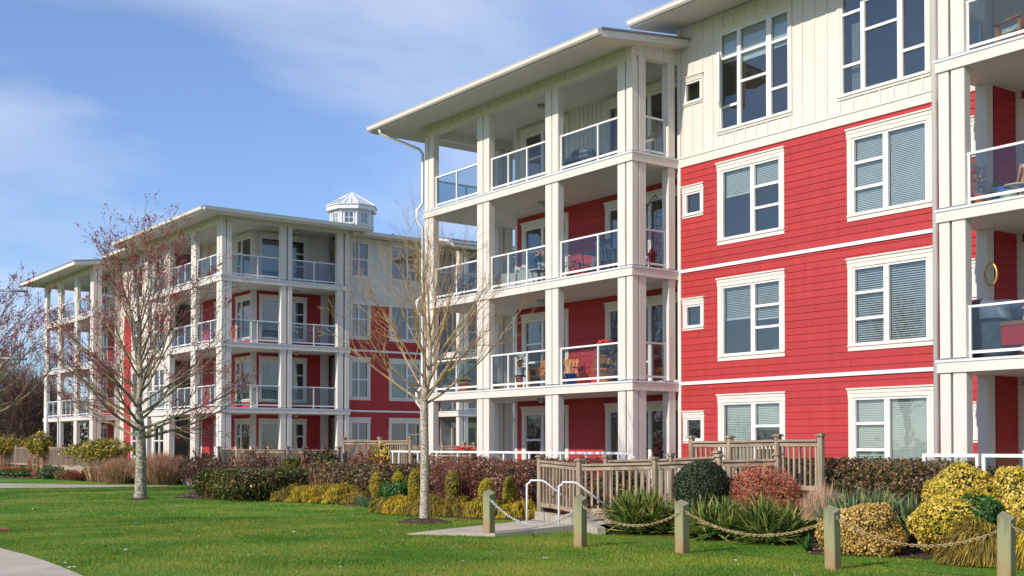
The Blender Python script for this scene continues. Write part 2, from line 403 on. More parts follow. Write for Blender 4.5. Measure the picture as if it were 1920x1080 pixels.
def wing(par, X0, Y0, sgn, side, far_open=True, dz=0.0, doors=True, length=9.85, nbay=3):
    """balcony wing: front at X0, starting at corner Y0 and running in direction sgn*Y.
    side='short': main facade meets it 1.71 m back; side=float: open side that many metres long"""
    Y = lambda t: Y0+sgn*t
    XB = X0+2.5; fl = [f+dz for f in FL]; topbeam = 11.58+dz
    for k in range(4):
        z = fl[k]; zt = (fl[k+1]-0.25 if k < 3 else 11.72+dz)
        zf = topbeam if k == 3 else zt
        for a, b in FP:
            if a > length: continue
            post(par, X0+.06, X0+.28 if a else X0+.21+.06, Y(a+ (0.0)), Y(b), z, zf)
        dep = 1.71 if side == 'short' else side
        if side == 'short': sp = [(0.30,.55),(1.35,1.60)]
        else: sp = [(.30,.55),(2.95,3.23),(3.30,3.52),(5.88,6.20),(6.29,6.53)]
        for a, b in sp: post(par, X0+a, X0+b, Y(0), Y(.25), z, 11.72+dz if k == 3 else zt)
        if far_open:
            for a, b in ((2.82,3.05),(3.1,3.45)): post(par, X0+a, X0+b, Y(length-.25), Y(length), z, zf)
        # floor slab with cap strip and fascia
        if k > 0:
            ye = Y(length+.05); ys = Y(-.06); xe = X0+(XB-X0 if side == 'short' else side)
            mb = MB()
            mb.box(X0, XB+.0, ys, ye, z-.05, z, M['flash'])
            mb.box(X0+.02, XB, Y(-.04), Y(length+.03), z-.25, z-.052, M['post'])
            if side != 'short':
                mb.box(XB, X0+side+.06, ys, Y(2.2), z-.05, z, M['flash']); mb.box(XB, X0+side+.04, Y(-.04), Y(2.2), z-.25, z-.052, M['post'])
            if far_open:
                mb.box(XB, XB+1.0, Y(length-1.75), ye, z-.05, z, M['flash']); mb.box(XB, XB+1.0, Y(length-1.75), Y(length+.03), z-.25, z-.052, M['post'])
            mb.build('balcony_floor', M['post'], par)
            sb = MB(); zc = z-.254
            sb.add([(X0+.10,Y(.1),zc),(XB,Y(.1),zc),(XB,Y(length-.1),zc),(X0+.10,Y(length-.1),zc)], [(0,1,2,3)], M['soffit'])
            if side != 'short': sb.add([(XB,Y(.1),zc),(X0+side,Y(.1),zc),(X0+side,Y(2.2),zc),(XB,Y(2.2),zc)], [(0,1,2,3)], M['soffit'])
            sb.build('ceiling', M['soffit'], par)
            for i, (a, b) in enumerate(BAYS[:nbay]):
                u0, u1 = sorted((Y(a+.0), Y(b))); railing(par, 'X', X0+.17, u0, u1, z, [Y(m) for m in (RAILMID[i] if sgn > 0 or i else [2.2])])
            if side == 'short': railing(par, 'Y', Y(.14), X0+.55, X0+1.35, z, [])
            else:
                for a, b, mid in ((.55, 2.95, 1.85), (3.52, 5.88, 4.7)): railing(par, 'Y', Y(.14), X0+a, X0+b, z, [X0+mid])
            if far_open: railing(par, 'Y', Y(length-.14), X0+.3, X0+2.82, z, [X0+1.6])
        else:
            mb = MB(); mb.box(X0-.1, XB, Y(-.06), Y(length+.05), -0.2, z, M['deck'])
            if side != 'short': mb.box(XB, X0+side+.06, Y(-.06), Y(2.2), -.2, z, M['deck'])
            mb.build('terrace_floor', M['deck'], par)
    # header beam under the roof
    hb = MB(); zt = 12.02+dz
    y0, y1 = Y(-.02), Y(length+.02)
    hb.box(X0+.04, X0+.27, y0, y1, 11.72+dz, zt, M['cream']); hb.box(X0+.055, X0+.25, Y(.02), Y(length-.02), topbeam, 11.72+dz, M['post'])
    t = 0.30
    while t < length: hb.box(X0+.008, X0+.04, Y(t-.022), Y(t+.022), 11.72+dz, zt, M['cream']); t += .40
    sx = X0+(1.71 if side == 'short' else side)
    hb.box(X0+.27, sx, Y(-.02), Y(.22), 11.72+dz, zt+.10, M['cream'])
    x = X0+.5
    while x < sx: hb.box(x-.02, x+.02, Y(-.02), Y(-.038), 11.72+dz, zt+.1, M['cream']); x += .34
    if far_open:
        hb.box(X0+.27, X0+3.45, Y(length-.22), Y(length+.02), 11.60+dz, zt+.1, M['cream'])
    hb.build('header_beam', M['cream'], par)
    return XB
def lamps(par, spots):
    for (x, y, z) in spots:
        mb = MB(); mb.lathe([(.10,0),(.12,-.02),(.12,-.05),(.10,-.055)], 14, M['shoe'], (x, y, z)); mb.lathe([(.095,-.056),(.085,-.10),(.05,-.13),(.0,-.135)], 14, M['lamp'], (x, y, z))
        mb.build('ceiling_lamp', M['lamp'], par)
def roof_slab(par, pts_under, thick, name='roof', fas=None):
    """pts_under: underside corners (3D), extruded up; soffit + fascia + metal top"""
    n = len(pts_under); mb = MB()
    up = [(p[0], p[1], p[2]+thick) for p in pts_under]
    mb.add(pts_under, [tuple(range(n))], M['soffit'])
    mb.add(pts_under+up, [(i,(i+1)%n,n+(i+1)%n,n+i) for i in range(n)], M['trim'])
    up2 = [(p[0], p[1], p[2]+thick) for p in pts_under]; up3 = [(p[0], p[1], p[2]+thick+.05) for p in pts_under]
    cx = sum(p[0] for p in up2)/n; cy = sum(p[1] for p in up2)/n
    g = lambda p, s: (p[0]+(.03 if p[0] > cx else -.03), p[1]+(.03 if p[1] > cy else -.03), p[2]+.004)
    a = [g(p, 1.004) for p in up2]; b = [g(p, 1.004) for p in up3]
    mb.add(a+b, [(i,(i+1)%n,n+(i+1)%n,n+i) for i in range(n)]+[tuple(range(n,2*n)), tuple(range(n-1,-1,-1))], M['roof'])
    return mb.build(name, M['roof'], par)
def gutter(par, a, b, r=0.075):
    mb = MB(); a = Vector(a); b = Vector(b); d = (b-a).normalized(); sd = d.cross(Vector((0,0,1)))
    prof = [(-r,0.06),(-r-.012,.085),(-r*.95,.09),(-r*.8,-.02),(-r*.3,-.06),(r*.5,-.06),(r,-.03),(r,.085)]
    vs = [a+sd*p+Vector((0,0,q)) for p, q in prof]+[b+sd*p+Vector((0,0,q)) for p, q in prof]; n = len(prof)
    mb.add(vs, [(i,i+1,n+i+1,n+i) for i in range(n-1)]+[tuple(range(n)), tuple(range(2*n-1,n-1,-1)),(n-1,0,n,2*n-1)], M['trim'])
    return mb.build('gutter', M['trim'], par)
def recess_front(par, XB, Y, dz, length, lit=None):
    """wall behind the wing's balconies: units seen through the bays. Y(t) maps distance from the corner"""
    fl = [f+dz for f in FL]
    rb = MB(); cbm = MB()
    A = sorted((Y(0.0), Y(8.08)))
    for k in range(4):
        z = fl[k]; ztop = z+2.72 if k < 3 else z+2.95
        L1 = sorted((Y(5.62), Y(7.70))); L2 = sorted((Y(.35), Y(3.66)))
        zh = z+2.30 if k < 3 else z+2.35
        holes = [(L1[0], L1[1], z+.08, zh), (L2[0], L2[1], z+.08, zh)]
        if k < 3: lap_wall(rb, 'X', XB, A[0], A[1], z, ztop, holes, m=M['red'])
        else: flat_wall(cbm, 'X', XB, A[0], A[1], z, ztop, holes, M['cream'], .2)
        tl = [None, (0,.46,.0), (0,.46,.35)][(k) % 3]
        grid_window(par, 'X', XB, L1[0], L1[1], z+.08, zh, [(.04,.40,[.40,.66] if k != 0 else [.30,.62]),(.46,.70,[.3]),(.74,.97,[.22])], 'balcony_door',
                    cover=[(.44,.98,.0)] if k in (0,) else ([(.5,.98,.5)] if k == 2 else None), slat=(k == 0), shadem=M['curtain'], sill=False, tmat=M['trim'])
        grid_window(par, 'X', XB, L2[0], L2[1], z+.08, zh, [(.02,.12,[.28]),(.15,.50,[.28]),(.54,.74,[]),(.78,.98,[])], 'balcony_door',
                    cover=[(.05,.3,.3)] if k == 3 else None, slat=False, shadem=M['curtain'], sill=False, tmat=M['trim'])
    rb.build('wall', M['red'], par); cbm.build('wall', M['cream'], par)
    # corner board and north return
    cm = MB(); e = sorted((Y(8.08), Y(8.20)))
    cm.box(XB-.03, XB+.10, e[0], e[1], fl[0], fl[3]+2.95, M['trim']); cm.build('corner_board', M['trim'], par)

# ================================================================ NEAR BUILDING
near = thing('apartment_building', (22, 20, 0), 'large red and cream four-storey apartment block with white balconies filling the right side', 'building')
near.location = (0, 0, 0)
XN, YN = 20.48, 22.25
XB = wing(near, XN, YN, 1, 'short', True)
recess_front(near, XB, lambda t: YN+t, 0.0, 9.85)
XW = 22.19
# main facade between the wings
RB = MB(); CB = MB()
sw = [(21.40, 21.99), (13.69, 14.28)]
openA = (18.79, 20.70); openB = (14.77, 16.70)
red_holes = []; cream_holes = []
for k in range(3):
    z = FL[k]
    red_holes += [(openA[0], openA[1], z+.60, z+2.36), (openB[0], openB[1], z+.60, z+2.36), (sw[0][0], sw[0][1], z+1.42, z+2.00), (sw[1][0], sw[1][1], z+1.42, z+2.00)]
cream_holes = [(18.50, 20.75, 9.64, 12.13), (14.76, 17.00, 9.64, 12.13), (21.40, 21.99, 10.62, 11.18), (13.69, 14.28, 10.62, 11.18)]
lap_wall(RB, 'X', XW, 13.43, 22.25, 0.1, 8.97, red_holes, m=M['red'])
RB.build('wall', M['red'], near)
flat_wall(CB, 'X', XW, 13.43, 22.25, 9.21, 12.66, cream_holes, M['cream'], .36)
CB.build('wall', M['cream'], near)
tb = MB()
tbox(tb, 'X', XW, 13.43, 22.25, 8.97, 9.19, -.02, .035, M['cream']); tbox(tb, 'X', XW, 13.43, 22.25, 9.19, 9.225, -.02, .055, M['cream'])
tb.build('band', M['cream'], near)
for z in (3.31, 6.26):
    tb = MB(); tbox(tb, 'X', XW, 13.43, 22.25, z-.085, z, -.01, .05, M['white']); tb.build('band', M['white'], near)
tb = MB(); tb.box(XW-.04, XW+.02, 22.13, 22.24, .1, 12.66, M['trim']); tb.build('corner_board', M['trim'], near)
colsA = [(.04,.50,[]),(.57,.97,[.36,.66])]
colsB = [(.03,.42,[.335,.67]),(.49,.98,[])]
for k in range(3):
    z = FL[k]
    cov = {0: [(.04,.50,.0),(.57,.97,.62)], 1: [(.04,.50,.52),(.57,.97,.48)], 2: [(.04,.50,.62),(.57,.97,.68)]}[k]
    grid_window(near, 'X', XW, openA[0], openA[1], z+.60, z+2.36, colsA, cover=cov, slatp=.042, closed=(k == 0))
    grid_window(near, 'X', XW, openB[0], openB[1], z+.60, z+2.36, colsB, cover=[(.03,.42,.0),(.49,.98,.0)], slatp=.05 if k == 1 else .04, closed=(k != 1))
    for a, b in sw: grid_window(near, 'X', XW, a, b, z+1.42, z+2.00, [(.0,1.,[])], trim=.08, hh=.17)
for a, b in sw: grid_window(near, 'X', XW, a, b, 10.62, 11.18, [(.0,1.,[])], trim=.07, hh=.12, tmat=M['cream'])
wA = grid_window(near, 'X', XW, 18.50, 20.75, 9.64, 12.13, [(.02,.26,[.24,.74]),(.31,.68,[.45,.74]),(.75,.98,[.27,.73])], trim=.09, hh=.12, tmat=M['cream'],
                 cover=[(.02,.26,.70),(.31,.68,.66),(.75,.98,.68)], slat=False, label='tall top-floor window with one casement swung open')
# open casement leaf
ob = MB(); P0 = Vector((XW-.01, 20.71, 0)); ang = R(52); dv = Vector((-math.sin(ang), -math.cos(ang), 0))*0.52
a0 = P0; b0 = P0+dv
for (p, q) in (((a0.x,a0.y,10.27),(b0.x,b0.y,10.27)),((a0.x,a0.y,11.46),(b0.x,b0.y,11.46)),((a0.x,a0.y,10.25),(a0.x,a0.y,11.48)),((b0.x,b0.y,10.25),(b0.x,b0.y,11.48))):
    ob.beam(p, q, .045, .045, M['white'])
ob.build('casement', M['white'], wA)
gp = MB(); gp.add([(a0.x,a0.y,10.27),(b0.x,b0.y,10.27),(b0.x,b0.y,11.46),(a0.x,a0.y,11.46)], [(0,1,2,3)], M['rglass']); gp.build('pane', M['rglass'], wA)
wB = grid_window(near, 'X', XW, 14.76, 17.00, 9.64, 12.13, [(.02,.24,[.27,.75]),(.29,.67,[.55,.82]),(.73,.98,[.25,.72])], trim=.09, hh=.12, tmat=M['cream'],
            cover=None, label='tall top-floor window with a hanging shell curtain')
cu = MB()
for i in range(4):
    for j in range(44): cu.lathe([(0,-.013),(.03,0),(0,.013)], 6, M['blind'], (XW+.22, 16.83-.055*i, 9.75+j*.036))
cu.build('curtain', M['blind'], wB)
# things seen just inside the panes
for (y, z) in ((19.35, 4.62+.35), (19.05, 4.62+.35), (19.35, 8.0-.42), (19.05, 8.0-.42)):
    q = MB(); q.tube([(XW+.2, y-.07, z-.12), (XW+.2, y-.07, z), (XW+.2, y+.07, z), (XW+.2, y+.07, z-.12)], .008, 5, M['white']); q.build('chair_back', M['white'], near)
# main block body and side wall beyond the corner
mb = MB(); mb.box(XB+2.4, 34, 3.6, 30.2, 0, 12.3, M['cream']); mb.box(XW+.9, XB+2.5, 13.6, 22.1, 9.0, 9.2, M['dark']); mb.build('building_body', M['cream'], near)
# main roof (higher) and wing roof (lower)
oz = 0.12
zs = 12.68
roof_slab(near, [(XW-1.35,22.62,zs-.16),(XW-1.35,13.0,zs-.16),(34,13.0,zs+1.4),(34,22.62,zs+1.4)], .17)
gutter(near, (XW-1.42, 13.0, zs-.06), (XW-1.42, 22.62, zs-.06))
X1 = XN-1.35; zc = 11.74
def wroof(par, X0, Y0, s, zc, nearend, farend, xback, hipfar=True, dz=0):
    x1 = X0-1.35
    ya, yb = Y0-s*nearend, Y0+s*farend
    sl = .122; H = (xback-x1)*sl
    if hipfar:
        d = abs(yb-Y0)*.0+3.2
        pts = [(x1,ya,zc),(x1,yb,zc),(x1+d,yb-s*d,zc+d*sl),(x1+d,ya,zc+d*sl)]
        if s < 0: pts = pts[::-1]
        r1 = roof_slab(par, pts, .17)
        pts = [(x1,yb,zc),(x1+14,yb,zc),(x1+14,yb-s*d,zc+d*sl),(x1+d,yb-s*d,zc+d*sl)]
        if s < 0: pts = pts[::-1]
        roof_slab(par, pts, .169)
        pts = [(x1+d,ya,zc+d*sl+.001),(x1+d,yb-s*d,zc+d*sl+.001),(x1+10,yb-s*d,zc+d*sl+.3),(x1+10,ya,zc+d*sl+.3)]
        roof_slab(par, pts, .168)
    else:
        roof_slab(par, [(x1,ya,zc),(x1,yb,zc),(xback,yb,zc+H),(xback,ya,zc+H)], .17)
    gutter(par, (x1-.07, min(ya,yb), zc+.10), (x1-.07, max(ya,yb), zc+.10))
# wing roof: rake at the main block, hip at the north end
ya, yb = 21.80, 33.15; sl = .122; d = 3.07
roof_slab(near, [(X1,ya,zc),(X1,yb,zc),(X1+d,yb-d,zc+d*sl),(X1+d,ya,zc+d*sl)], .17)
roof_slab(near, [(X1,yb,zc),(X1+12,yb,zc),(X1+12,yb-d,zc+d*sl),(X1+d,yb-d,zc+d*sl)], .169)
roof_slab(near, [(XW,22.26,zc+d*sl+.02),(XW,yb-d,zc+d*sl+.02),(X1+12,yb-d,zc+d*sl+.02),(X1+12,22.26,zc+d*sl+.02)], .168)
gutter(near, (X1-.07, ya, zc+.10), (X1-.07, yb, zc+.10))
cbm = MB(); cbm.box(XN+.27, XB, YN+.22, YN+9.6, 11.90, 11.93, M['soffit']); cbm.box(XB, XB+1.0, YN+8.2, YN+9.6, 11.90, 11.93, M['soffit']); cbm.build('ceiling', M['soffit'], near)
# north return wall of the recess and side walls
wb = MB(); wb.box(XB+.1, XB+2.5, YN+8.0, YN+8.18, G0, 11.9, M['post'])
for xx in (XB+.9, XB+1.7): wb.box(xx, xx+.04, YN+8.18, YN+8.20, G0, 11.9, M['post'])
wb.build('wall', M['post'], near)
# downspouts
def spout(par, pts, r=.045, m='white'):
    mb = MB(); mb.tube(pts, r, 8, M[m]); return mb.build('downspout', M[m], par)
yd = 32.28
spout(near, [(X1+.0,32.6,zc+.06),(X1+.05,32.6,zc-.12),(XN+.02,32.35,zc-.48),(XN+.1,yd,zc-.62),(XN+.1,yd,9.5),(XN-.10,yd+.02,9.25),(XN-.10,yd+.02,8.95),(XN+.1,yd,8.7),(XN+.1,yd,6.5),(XN-.10,yd+.02,6.3),(XN-.10,yd+.02,6.0),(XN+.1,yd,5.8),(XN+.1,yd,3.55),(XN-.10,yd+.02,3.35),(XN-.10,yd+.02,3.05),(XN+.1,yd,2.8),(XN+.1,yd,.2)], .05)
spout(near, [(XW-1.3,14.52,12.5),(XW-.3,14.52,12.2),(XW-.10,14.52,12.0),(XW-.10,14.52,.2)], .065)
lamps(near, [(21.9, 27.75, z) for z in (11.89, FL[3]-.255, FL[2]-.255, FL[1]-.255)])
# ---- right wing
YR = 13.43
wing(near, XN, YR, -1, 'short', False, nbay=3)
rb = MB()
for k in range(4):
    z = FL[k]; zt = z+2.72 if k < 3 else z+2.9
    # return wall facing the camera side and the recessed wall with balcony doors
    if k < 3:
        lap_wall(rb, 'Y', 13.2, 22.12, 23.0, z, zt, [], m=M['red'])
        lap_wall(rb, 'X', XB, 3.6, 13.2, z, zt, [(9.6,13.0,z+.08,z+2.30)], m=M['red'])
    else:
        flat_wall(rb, 'Y', 13.2, 22.12, 23.0, z, zt, [], M['cream'], .3); flat_wall(rb, 'X', XB, 3.6, 13.2, z, zt, [(9.6,13.0,z+.08,z+2.30)], M['cream'], .3)
    grid_window(near, 'X', XB, 9.6, 13.0, z+.08, z+2.30, [(.02,.14,[.38]),(.18,.5,[]),(.54,.98,[])], 'balcony_door', cover=[(.0,.5,.0)] if k in (0,1) else None, sill=False)
rb.build('wall', M['red'], near)
cm = MB(); cm.box(XB-.04, XB+.04, 13.08, 13.2, G0, 12.0, M['trim']); cm.build('corner_board', M['trim'], near)
cbm = MB(); cbm.box(XN+.27, XB, 3.7, 13.2, 11.90, 11.93, M['soffit']); cbm.build('ceiling', M['soffit'], near)
roof_slab(near, [(X1,13.85,zc),(XW,13.85,zc+(XW-X1)*sl),(XW,3.0,zc+(XW-X1)*sl),(X1,3.0,zc)], .17)
# ================================================================ FAR BUILDING
far = thing('apartment_building', (0, 0, 0), 'smaller-looking red and white apartment block behind the bare trees, with a glazed rooftop cupola', 'building')
XF, YF, DZ = 21.07, 49.76, 0.05
XFB = wing(far, XF, YF, 1, 6.53, True, DZ)
recess_front(far, XFB, lambda t: YF+t if t > 2 else YF+max(t, 2.05), DZ, 9.85) if False else None
fl = [f+DZ for f in FL]
def far_recess(par, XFB, Yc, Yend, X2, dz):
    """recess walls: X plane from Yc to Yend, Y plane from XFB to X2 at Yc"""
    fl = [f+dz for f in FL]; rb = MB(); cw = MB()
    for k in range(4):
        z = fl[k]; zt = z+2.7; zh = z+2.3
        hx = [(Yc+.18, Yc+1.75, z+.45, zh), (Yc+2.6, Yc+4.3, z+.08, zh)]
        hy = [(XFB+.45, XFB+2.75, z+.45, zh)]
        if k < 3:
            lap_wall(rb, 'X', XFB, Yc, Yend, z, zt, hx, m=M['red']); lap_wall(rb, 'Y', Yc, XFB, X2, z, zt, hy, m=M['red'])
        else:
            flat_wall(cw, 'X', XFB, Yc, Yend, z, zt, hx, M['cream'], .3); flat_wall(cw, 'Y', Yc, XFB, X2, z, zt, hy, M['cream'], .3)
        grid_window(par, 'X', XFB, Yc+.18, Yc+1.75, z+.45, zh, [(.03,.30,[.33,.66]),(.36,.97,[])], trim=.1, rm=.08, rd=.9)
        grid_window(par, 'X', XFB, Yc+2.6, Yc+4.3, z+.08, zh, [(.03,.25,[.75]),(.28,.5,[.75]),(.58,.97,[.15])], 'balcony_door', sill=False)
        grid_window(par, 'Y', Yc, XFB+.45, XFB+2.75, z+.45, zh, [(.02,.58,[]),(.64,.97,[.33,.66])], trim=.1,
                    cover=[(.02,.58,.2 if k == 3 else 0)], slat=(k == 3), shadem=M['teal'], rm=.08, rd=.9)
    rb.build('wall', M['red'], par); cw.build('wall', M['cream'], par)
    cm = MB(); cm.box(XFB-.03, XFB+.22, Yc-.03, Yc+.12, G0, 12, M['trim']); cm.box(XFB-.035, XFB+.2, Yend, Yend+.14, G0, 12, M['trim'])
    cm.build('corner_board', M['trim'], par)
far_recess(far, XFB, YF+2.15, YF+8.08, XF+6.9, DZ)
p = MB(); p.box(XF+6.1, XF+6.45, YF+1.95, YF+2.14, G0, 12, M['post']); p.build('column', M['post'], far)
YS = 50.4
# recessed side wall with windows, facing the near building
holes = []; rb = MB(); cw = MB()
xa = (28.05, 29.0); xb = (30.28, 32.0); xc_ = (33.6, 35.4)
for k in range(4):
    z = fl[k]
    for a, b in (xa, xb, xc_): holes.append((a, b, z+(.6 if k < 3 else .62), z+(2.38 if k < 3 else 2.3)))
lap_wall(rb, 'Y', YS, XF+6.55, 37, .1, fl[3]-.75, holes, m=M['red'])
flat_wall(cw, 'Y', YS, XF+6.55, 37, fl[3]-.66, 11.78, holes, M['cream'], .36)
rb.build('wall', M['red'], far); cw.build('wall', M['cream'], far)
tb = MB(); tbox(tb, 'Y', YS, XF+6.6, 37, fl[3]-.76, fl[3]-.62, -.01, .05, M['trim']); tb.build('band', M['trim'], far)
for z in (fl[1], fl[2]): tb = MB(); tbox(tb, 'Y', YS, XF+6.6, 37, z-.09, z, -.01, .05, M['white']); tb.build('band', M['white'], far)
for k in range(4):
    z = fl[k]; z0 = z+(.6 if k < 3 else .62); z1 = z+(2.38 if k < 3 else 2.3)
    grid_window(far, 'Y', YS, xa[0], xa[1], z0, z1, [(.03,.38,[.5]),(.46,.97,[.5])], trim=.11, cover=[(.03,.38,.0),(.46,.97,.0)] if k == 2 else None)
    grid_window(far, 'Y', YS, xb[0], xb[1], z0, z1, [(.02,.52,[]),(.58,.98,[.33,.66])], trim=.11, cover=[(.02,.52,.0),(.58,.98,.5)] if k in (1,3) else None)
    grid_window(far, 'Y', YS, xc_[0], xc_[1], z0, z1, [(.02,.52,[]),(.58,.98,[.33,.66])], trim=.11)
# far wing north recess + front main facade + third wing
XM = XF+1.71; Y3 = 68.2
rb = MB(); cw = MB(); holes = []
for k in range(4):
    z = fl[k]
    for a, b in ((61.15,62.65),(63.1,63.9),(64.5,66.1)): holes.append((a, b, z+.6, z+2.36))
for a_, b_2, rd_ in ((YF+9.85,60.2,0),(60.2,61.0,1),(61.0,66.3,0),(66.3,67.5,1),(67.5,Y3,0)):
    (lap_wall(rb, 'X', XM, a_, b_2, .1, fl[3]-.25, holes, m=M['red']) if rd_ else flat_wall(cw, 'X', XM, a_, b_2, .1, fl[3]-.25, holes, M['cream'], .36))
flat_wall(cw, 'X', XM, YF+9.85, Y3, fl[3]-.25, 12.6, holes, M['cream'], .36)
rb.build('wall', M['red'], far); cw.build('wall', M['cream'], far)
for k in range(4):
    z = fl[k]
    for a, b in ((61.15,62.65),(63.1,63.9),(64.5,66.1)): grid_window(far, 'X', XM, a, b, z+.6, z+2.36, [(.03,.48,[.5]),(.56,.97,[.5])], trim=.12)
wing(far, XF+.1, Y3, 1, 'short', True, DZ)
XT = XF+2.6; rb = MB(); cw = MB()
for k in range(4):
    z = fl[k]; A = (Y3, Y3+8.08); hx = [(Y3+.5,Y3+3.4,z+.08,z+2.3),(Y3+5.0,Y3+7.2,z+.5,z+2.3)]
    (lap_wall(rb, 'X', XT, A[0], A[1], z, z+2.7, hx, m=M['red']) if k < 3 else flat_wall(cw, 'X', XT, A[0], A[1], z, z+2.7, hx, M['cream'], .3))
    for h in hx: grid_window(far, 'X', XT, *h, [(.03,.3,[.4]),(.36,.66,[]),(.7,.97,[])], 'balcony_door', sill=False)
rb.build('wall', M['red'], far); cw.build('wall', M['cream'], far)
mb = MB(); mb.box(XT+2.4, 40, 53.2, 76.0, 0, 12.0, M['post']); mb.box(XFB+2.35, 40, 53, 60, 0, 12.0, M['post']); mb.build('building_body', M['post'], far)
zf_ = 11.80
X1f = XF-1.2; yA, yB = YF-1.0, YF+9.85+.9; d = 3.2
roof_slab(far, [(X1f,yA,zf_),(X1f,yB,zf_),(X1f+d,yB-d,zf_+d*sl),(X1f+d,yA+d,zf_+d*sl)], .20)
roof_slab(far, [(X1f,yA,zf_),(X1f+d,yA+d,zf_+d*sl),(XF+7.2,yA+d,zf_+d*sl+.02),(XF+7.2,yA,zf_)], .20)
roof_slab(far, [(X1f,yB,zf_),(X1f+9,yB,zf_),(X1f+9,yB-d,zf_+d*sl),(X1f+d,yB-d,zf_+d*sl)], .20)
roof_slab(far, [(X1f+d,yA+d,zf_+d*sl+.01),(X1f+d,yB-d,zf_+d*sl+.01),(30,56.6,13.0)], .2)
roof_slab(far, [(X1f+d,yA+d,zf_+d*sl+.01),(30,56.6,13.0),(40,56.6,13.0),(40,yA+d,zf_+d*sl+.01)], .2)
gutter(far, (X1f-.07, yA, zf_+.12), (X1f-.07, yB, zf_+.12)); gutter(far, (XF+7.2, yA-.07, zf_+.12), (X1f, yA-.07, zf_+.12))
roof_slab(far, [(XM-1.2,yB,zf_+.5),(XM-1.2,Y3-.4,zf_+.5),(34,Y3-.4,13.1),(34,yB,13.1)], .2)
yA3, yB3 = Y3-.6, Y3+9.85+.9; X3 = XF-1.1
roof_slab(far, [(X3,yA3,zf_),(X3,yB3,zf_),(X3+d,yB3-d,zf_+d*sl),(X3+d,yA3,zf_+d*sl)], .20)
roof_slab(far, [(X3,yB3,zf_),(X3+9,yB3,zf_),(X3+9,yB3-d,zf_+d*sl),(X3+d,yB3-d,zf_+d*sl)], .20)
roof_slab(far, [(X3+d,yA3,zf_+d*sl),(X3+d,yB3-d,zf_+d*sl),(34,yB3-d,12.9),(34,yA3,12.9)], .20)
# lower eave over the recessed side wall
roof_slab(far, [(XF+6.6,YS-.9,11.72),(XF+6.6,YS+3.2,12.1),(38,YS+3.2,12.1),(38,YS-.9,11.72)], .16)
gutter(far, (38, YS-1.03, 11.80), (XF+7.0, YS-1.03, 11.80))
cbm = MB(); cbm.box(XF+.27, XFB, YF+.22, YF+9.6, 11.86, 11.88, M['soffit']); cbm.box(XFB, XF+6.5, YF+.22, YF+2.2, 11.86, 11.88, M['soffit']); cbm.build('ceiling', M['soffit'], far)
lamps(far, [(25.4, YF+1.2, z) for z in (11.85, fl[3]-.255, fl[2]-.255, fl[1]-.255)])
pv = MB(); pv.tube([(31.5,52.2,12.0),(31.5,52.2,12.55)], .06, 8, M['black']); pv.build('vent_pipe', M['black'], far)
# cupola
cup = bpy.data.objects.new('cupola', None)
CX, CY_ = 32.4, 58.2
cb_ = MB(); n = 8; r = 1.16
def ring(r, z, ph=R(22.5)+R(8)): return [(CX+r*math.cos(2*math.pi*k/8+ph), CY_+r*math.sin(2*math.pi*k/8+ph), z) for k in range(8)]
def prism(mb, rings, m):
    vs = [v for q in rings for v in q]
    fs = [(i*8+k, i*8+(k+1)%8, (i+1)*8+(k+1)%8, (i+1)*8+k) for i in range(len(rings)-1) for k in range(8)]+[tuple(range(7,-1,-1)), tuple((len(rings)-1)*8+k for k in range(8))]
    mb.add(vs, fs, m)
prism(cb_, [ring(r, 12.4), ring(r, 14.72)], M['white'])
A_, B_ = ring(r+.005, 0), None
for k in range(8):
    p0 = Vector(A_[k]); p1 = Vector(A_[(k+1) % 8]); nrm = ((p0+p1)/2-Vector((CX, CY_, 0))).normalized(); dd = (p1-p0)
    cb_.beam((p0.x, p0.y, 12.4), (p0.x, p0.y, 14.72), .12, .12, M['white'], nrm)
cupb = cb_.build('cupola', M['white'], far)
wn = MB(); gl = MB()
for k in range(8):
    p0 = Vector(A_[k]); p1 = Vector(A_[(k+1) % 8]); nrm = ((p0+p1)/2-Vector((CX, CY_, 0))).normalized(); nrm.z = 0; nrm.normalize()
    u0 = p0.lerp(p1, .2)+nrm*.02; u1 = p0.lerp(p1, .8)+nrm*.02; zl, zh = 13.92, 14.56
    gl.add([(u0.x,u0.y,zl),(u1.x,u1.y,zl),(u1.x,u1.y,zh),(u0.x,u0.y,zh)], [(0,1,2,3)], M['glass'])
    gl.add([(u0.x-nrm.x*.012,u0.y-nrm.y*.012,zl),(u1.x-nrm.x*.012,u1.y-nrm.y*.012,zl),(u1.x-nrm.x*.012,u1.y-nrm.y*.012,zh),(u0.x-nrm.x*.012,u0.y-nrm.y*.012,zh)], [(0,1,2,3)], M['curtain'])
    um = (u0+u1)/2; zm = (zl+zh)/2
    for a, b in (((u0.x,u0.y,zl),(u1.x,u1.y,zl)),((u0.x,u0.y,zh),(u1.x,u1.y,zh)),((u0.x,u0.y,zl),(u0.x,u0.y,zh)),((u1.x,u1.y,zl),(u1.x,u1.y,zh))): wn.beam(a, b, .07, .07, M['white'], nrm)
    for a, b in (((u0.x,u0.y,zm),(u1.x,u1.y,zm)),((um.x,um.y,zl),(um.x,um.y,zh))): wn.beam(a, b, .03, .03, M['white'], nrm)
wn.build('window_frame', M['white'], cupb); gl.build('pane', M['glass'], cupb)
rf = MB(); prism(rf, [ring(1.44, 14.70), ring(1.44, 14.93)], M['white']); rf.build('fascia', M['white'], cupb)
rf = MB(); prism(rf, [ring(1.50, 14.93), ring(1.50, 14.97), ring(.05, 15.85)], M['flash'])
